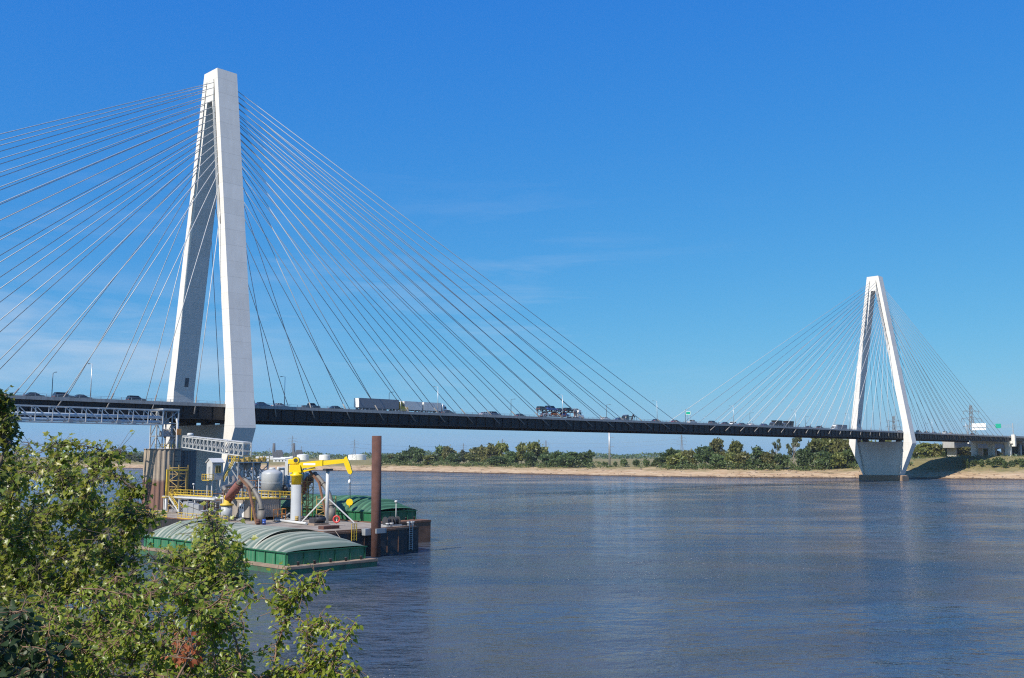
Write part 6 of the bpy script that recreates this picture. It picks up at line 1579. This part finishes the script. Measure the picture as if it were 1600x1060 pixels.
# ------------------------------------------------------------------ foreground trees and shrubs
def in_poly(x, y, P):
    c = False; n = len(P)
    for i in range(n):
        x1, y1 = P[i]; x2, y2 = P[(i+1) % n]
        if (y1 > y) != (y2 > y) and x < (x2-x1)*(y-y1)/(y2-y1)+x1: c = not c
    return c
def leaf_shape(kind):
    if kind == 'maple':
        p = [(0,0),(0.16,0.10),(0.46,0.02),(0.34,0.24),(0.50,0.52),(0.24,0.50),(0.16,0.66),(0,1.0),(-0.16,0.66),(-0.24,0.50),(-0.50,0.52),(-0.34,0.24),(-0.46,0.02),(-0.16,0.10)]
        return p
    return [(0,0),(0.22,0.14),(0.34,0.38),(0.25,0.68),(0.08,0.92),(0,1.0),(-0.08,0.92),(-0.25,0.68),(-0.34,0.38),(-0.22,0.14)]
def plant(name, label, cat, poly, dr, n_att, root, leafm, leafk, lsize, n_leaf, spread, seed, bark='bark', trunk_r=0.12, extra=(), sprays=(), group=None, stems=1):
    rnd = np.random.default_rng(seed)
    xs = [p[0] for p in poly]; ys = [p[1] for p in poly]
    att = []
    tries = 0
    while len(att) < n_att and tries < 20000:
        tries += 1
        x = rnd.uniform(min(xs), max(xs)); y = rnd.uniform(min(ys), max(ys))
        if in_poly(x, y, poly): att.append(wpt(x, y, rnd.uniform(*dr)))
    for (x, y, d) in sprays: att.append(wpt(x, y, d))
    root = Vector(root)
    nodes = [root]; par = [-1]; tips = []
    # main stems
    c = sum(att, Vector((0,0,0)))/len(att)
    for k in range(stems):
        e = c + Vector((rnd.uniform(-0.6,0.6), rnd.uniform(-0.5,0.5), rnd.uniform(-0.6,0.0)))*(0.0 if stems == 1 else 1.0); prev = 0
        for i in range(1, 7):
            w = i/6; q = root.lerp(e, w) + Vector((rnd.normal(0,0.06), rnd.normal(0,0.06), 0.0)); nodes.append(q); par.append(prev); prev = len(nodes)-1
    NP = np.array([tuple(n) for n in nodes])
    order = sorted(range(len(att)), key=lambda i: (att[i]-root).length)
    for i in order:
        a = np.array(tuple(att[i])); dv = a-NP; dist = np.linalg.norm(dv, axis=1)
        pen = dist + 0.6*np.maximum(0, -dv[:,2])            # prefer to grow upwards
        j = int(np.argmin(pen)); L_ = dist[j]; m = max(2, int(L_/0.22)); prev = j; p0 = Vector(NP[j]); new = []
        bend = Vector((rnd.normal(0,0.05), rnd.normal(0,0.05), 0.10))*L_
        for k in range(1, m+1):
            w = k/m; q = p0.lerp(att[i], w) + bend*(4*w*(1-w))*0.5; nodes.append(q); par.append(prev); prev = len(nodes)-1; new.append(tuple(q))
        NP = np.vstack([NP, np.array(new)]); tips.append(prev)
    cnt = [0]*len(nodes)
    for t_ in tips:
        k = t_
        while k >= 0: cnt[k] += 1; k = par[k]
    tot = max(cnt); rad = [max(0.0045, trunk_r*(c_/tot)**0.55) for c_ in cnt]
    t = thing(name, label, cat, root.x, root.y, root.z, group, 0, True)
    child = {}
    for i, p in enumerate(par):
        if p >= 0: child.setdefault(p, []).append(i)
    mb = MB()
    def chain(i):                    # follow the thickest child
        seq = [par[i], i] if par[i] >= 0 else [i]
        while True:
            ch = child.get(seq[-1], [])
            if not ch: break
            ch = sorted(ch, key=lambda q: -cnt[q]); starts.extend(ch[1:]); seq.append(ch[0])
        if len(seq) > 1: mb.path([nodes[q] for q in seq], [min(rad[q], rad[seq[1]]) if n_ == 0 else rad[q] for n_, q in enumerate(seq)], 6 if rad[seq[1]] > 0.02 else 4, True)
    starts = [0]
    while starts: chain(starts.pop())
    shape = leaf_shape(leafk)
    vs = []; fs = []
    def leaf(p, d, s):
        d = Vector(d); 
        if d.length < 1e-4: d = Vector((0,0,1))
        d.normalize(); nrm = Vector((rnd.normal(0,0.5)-0.35, rnd.normal(0,0.5)-0.55, 0.75)).normalized(); sd = d.cross(nrm)
        if sd.length < 0.05: sd = Vector((1,0,0))
        sd.normalize(); up = sd.cross(d).normalized(); o = len(vs); n = len(shape); fold = 0.22+0.2*rnd.random(); curl = rnd.uniform(-0.25,0.35)
        vs.append(tuple(p + d*0.45*s - up*0.0))
        for (x, y) in shape: vs.append(tuple(p + sd*x*s + d*y*s + up*(abs(x)*fold - curl*(y-0.3)**2)*s))
        for k in range(n): fs.append((o, o+1+k, o+1+(k+1) % n))
    def spray(tip, scale=1.0, nl=None):
        nl = nl or n_leaf; k = tip; ch = []
        while k >= 0 and len(ch) < 6: ch.append(k); k = par[k]
        seg = [nodes[q] for q in ch]
        for q in range(nl):
            w = rnd.random()**1.3*(len(seg)-1); i = min(int(w), len(seg)-2) if len(seg) > 1 else 0
            p = seg[i].lerp(seg[i+1], w-i) if len(seg) > 1 else seg[0]
            off = Vector((rnd.normal(), rnd.normal(), rnd.normal(-0.15,0.8))); r_ = spread*(0.25+0.75*rnd.random())
            q_ = p + off*r_*0.6
            if off.length*r_ > 0.10: mb.path([p, q_], [0.004, 0.0025], 3, False)
            dd = off.normalized()*0.8 + Vector((0,0,-0.55)) + Vector((rnd.normal(0,0.4), rnd.normal(0,0.4), rnd.normal(0,0.3)))
            leaf(q_, dd, lsize*(0.55+0.7*rnd.random()))
    for t_ in tips: spray(t_)
    mb.mesh('x')
    tr = mb.part('trunk' if name == 'tree' else 'branches', bark, t, fix=False)
    me = bpy.data.meshes.new('foliage'); rv = np.array(vs)-np.array(tuple(root)); me.from_pydata([tuple(q) for q in rv], [], fs)
    me.polygons.foreach_set('use_smooth', [True]*len(fs)); me.materials.append(M[leafm]); me.update()
    o = bpy.data.objects.new('foliage', me); COL.objects.link(o); o.parent = t; ORG[o.name] = tuple(root)
    return t
def groundxy(px, d): p = wpt(px, 1000, d); u, v = toL(p.x, p.y); return (p.x, p.y, near_z(u, v)-0.1)
MAPLE = [(-60,720),(-10,700),(20,696),(40,682),(56,690),(66,700),(82,684),(104,688),(112,696),(130,714),(118,728),(140,712),(150,698),(166,706),(190,702),(184,724),(160,742),(150,765),(176,770),(200,756),(222,764),(212,782),(192,790),(205,800),(250,796),(245,814),(214,826),(205,850),(225,872),(232,900),(205,960),(180,1010),(120,1090),(-60,1090)]
plant('tree', 'large silver maple with green and yellowing leaves filling the lower left corner', 'tree', MAPLE, (12.5,17.5), 330, groundxy(40,16), 'leaf_maple', 'maple', 0.080, 66, 0.22, 1,
      sprays=[(44,690,14.5),(88,692,14.0),(112,696,14.2),(158,703,14.4),(186,706,14.3),(206,762,14),(218,768,14.1),(240,803,13.6),(30,700,15),(70,700,15)])
M2 = [(300,850),(318,805),(330,788),(338,812),(350,838),(378,848),(388,880),(372,905),(350,910),(318,908),(290,905),(255,905),(232,880),(222,850),(246,866),(278,850)]
plant('tree', 'smaller green maple rising in front of the near green barge', 'tree', M2, (10.5,13.0), 62, groundxy(300,11.8), 'leaf_maple', 'maple', 0.072, 32, 0.19, 2,
      sprays=[(330,792,11.6),(322,806,11.6),(336,820,11.7),(372,852,11.4),(384,880,11.3),(312,830,11.8)], trunk_r=0.06)
MUL = [(60,930),(140,900),(250,890),(330,905),(372,900),(400,915),(420,925),(400,950),(380,975),(400,1000),(420,1010),(400,1040),(430,1080),(90,1090),(60,1010)]
SPR = [(444,885,9.2),(452,897,9.2),(426,905,9.2),(436,920,9.1),(470,905,9.0),(492,893,9.0),(514,891,8.9),(498,908,9.0),(480,920,9.0),(462,935,9.0),(450,950,9.1),(430,945,9.2),(410,935,9.3),(500,960,8.8),(530,968,8.7),(556,972,8.6),(548,985,8.6),(520,985,8.7),(500,975,8.8),(480,980,8.8),(465,965,8.9),(445,970,9.0),(440,990,9.0),(480,1010,8.6),(505,1012,8.5),(532,1010,8.5),(500,1024,8.5),(520,1030,8.5),(548,1036,8.4),(562,1046,8.4),(545,1058,8.4),(490,1035,8.6),(465,1032,8.7),(450,1045,8.7),(470,1055,8.6),(430,1030,8.9),(415,1015,9.1),(425,1060,8.8),(505,1050,8.5),(395,1060,8.9)]
plant('shrub', 'light green mulberry shrub with long twigs reaching right over the water', 'shrub', MUL, (7.6,10.5), 210, groundxy(280,8.8), 'leaf_mulberry', 'ovate', 0.049, 38, 0.11, 3, 'twig', 0.035, sprays=SPR, stems=4)
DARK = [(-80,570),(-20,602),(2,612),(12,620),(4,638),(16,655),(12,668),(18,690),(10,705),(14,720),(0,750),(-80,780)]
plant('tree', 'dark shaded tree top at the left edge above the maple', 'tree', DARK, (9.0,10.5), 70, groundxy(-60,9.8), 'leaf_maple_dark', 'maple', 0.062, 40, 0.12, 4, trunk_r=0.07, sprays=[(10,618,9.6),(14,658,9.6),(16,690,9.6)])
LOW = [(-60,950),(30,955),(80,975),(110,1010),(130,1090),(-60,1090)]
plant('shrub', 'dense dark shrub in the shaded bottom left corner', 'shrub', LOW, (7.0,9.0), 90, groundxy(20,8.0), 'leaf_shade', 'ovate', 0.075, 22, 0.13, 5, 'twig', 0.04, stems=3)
RED = [(268,1000),(290,975),(300,985),(292,1005),(305,1020),(320,1035),(280,1030),(262,1020)]
plant('creeper', 'orange-red autumn creeper sprig inside the light green shrub', 'creeper', RED, (7.3,8.2), 22, groundxy(285,7.8), 'leaf_red', 'ovate', 0.045, 5, 0.07, 6, 'twig', 0.01)

# ------------------------------------------------------------------ air over the river
hz = MB(); hz.box(-3600, 5200, -420, 6200, -5.5, 135)
hm = bpy.data.materials.new('haze'); hm.use_nodes = True; hn = hm.node_tree; hn.nodes.clear()
ho_ = N(hn, 'ShaderNodeOutputMaterial'); hv_ = N(hn, 'ShaderNodeVolumePrincipled')
hv_.inputs['Color'].default_value = (0.86, 0.92, 1.0, 1); hv_.inputs['Density'].default_value = 0.00006; hv_.inputs['Anisotropy'].default_value = 0.3
hn.links.new(hv_.outputs[0], ho_.inputs['Volume']); M['haze'] = hm
hz.solo('haze', 'haze', kind='stuff', org=(0,0,0), world=True)
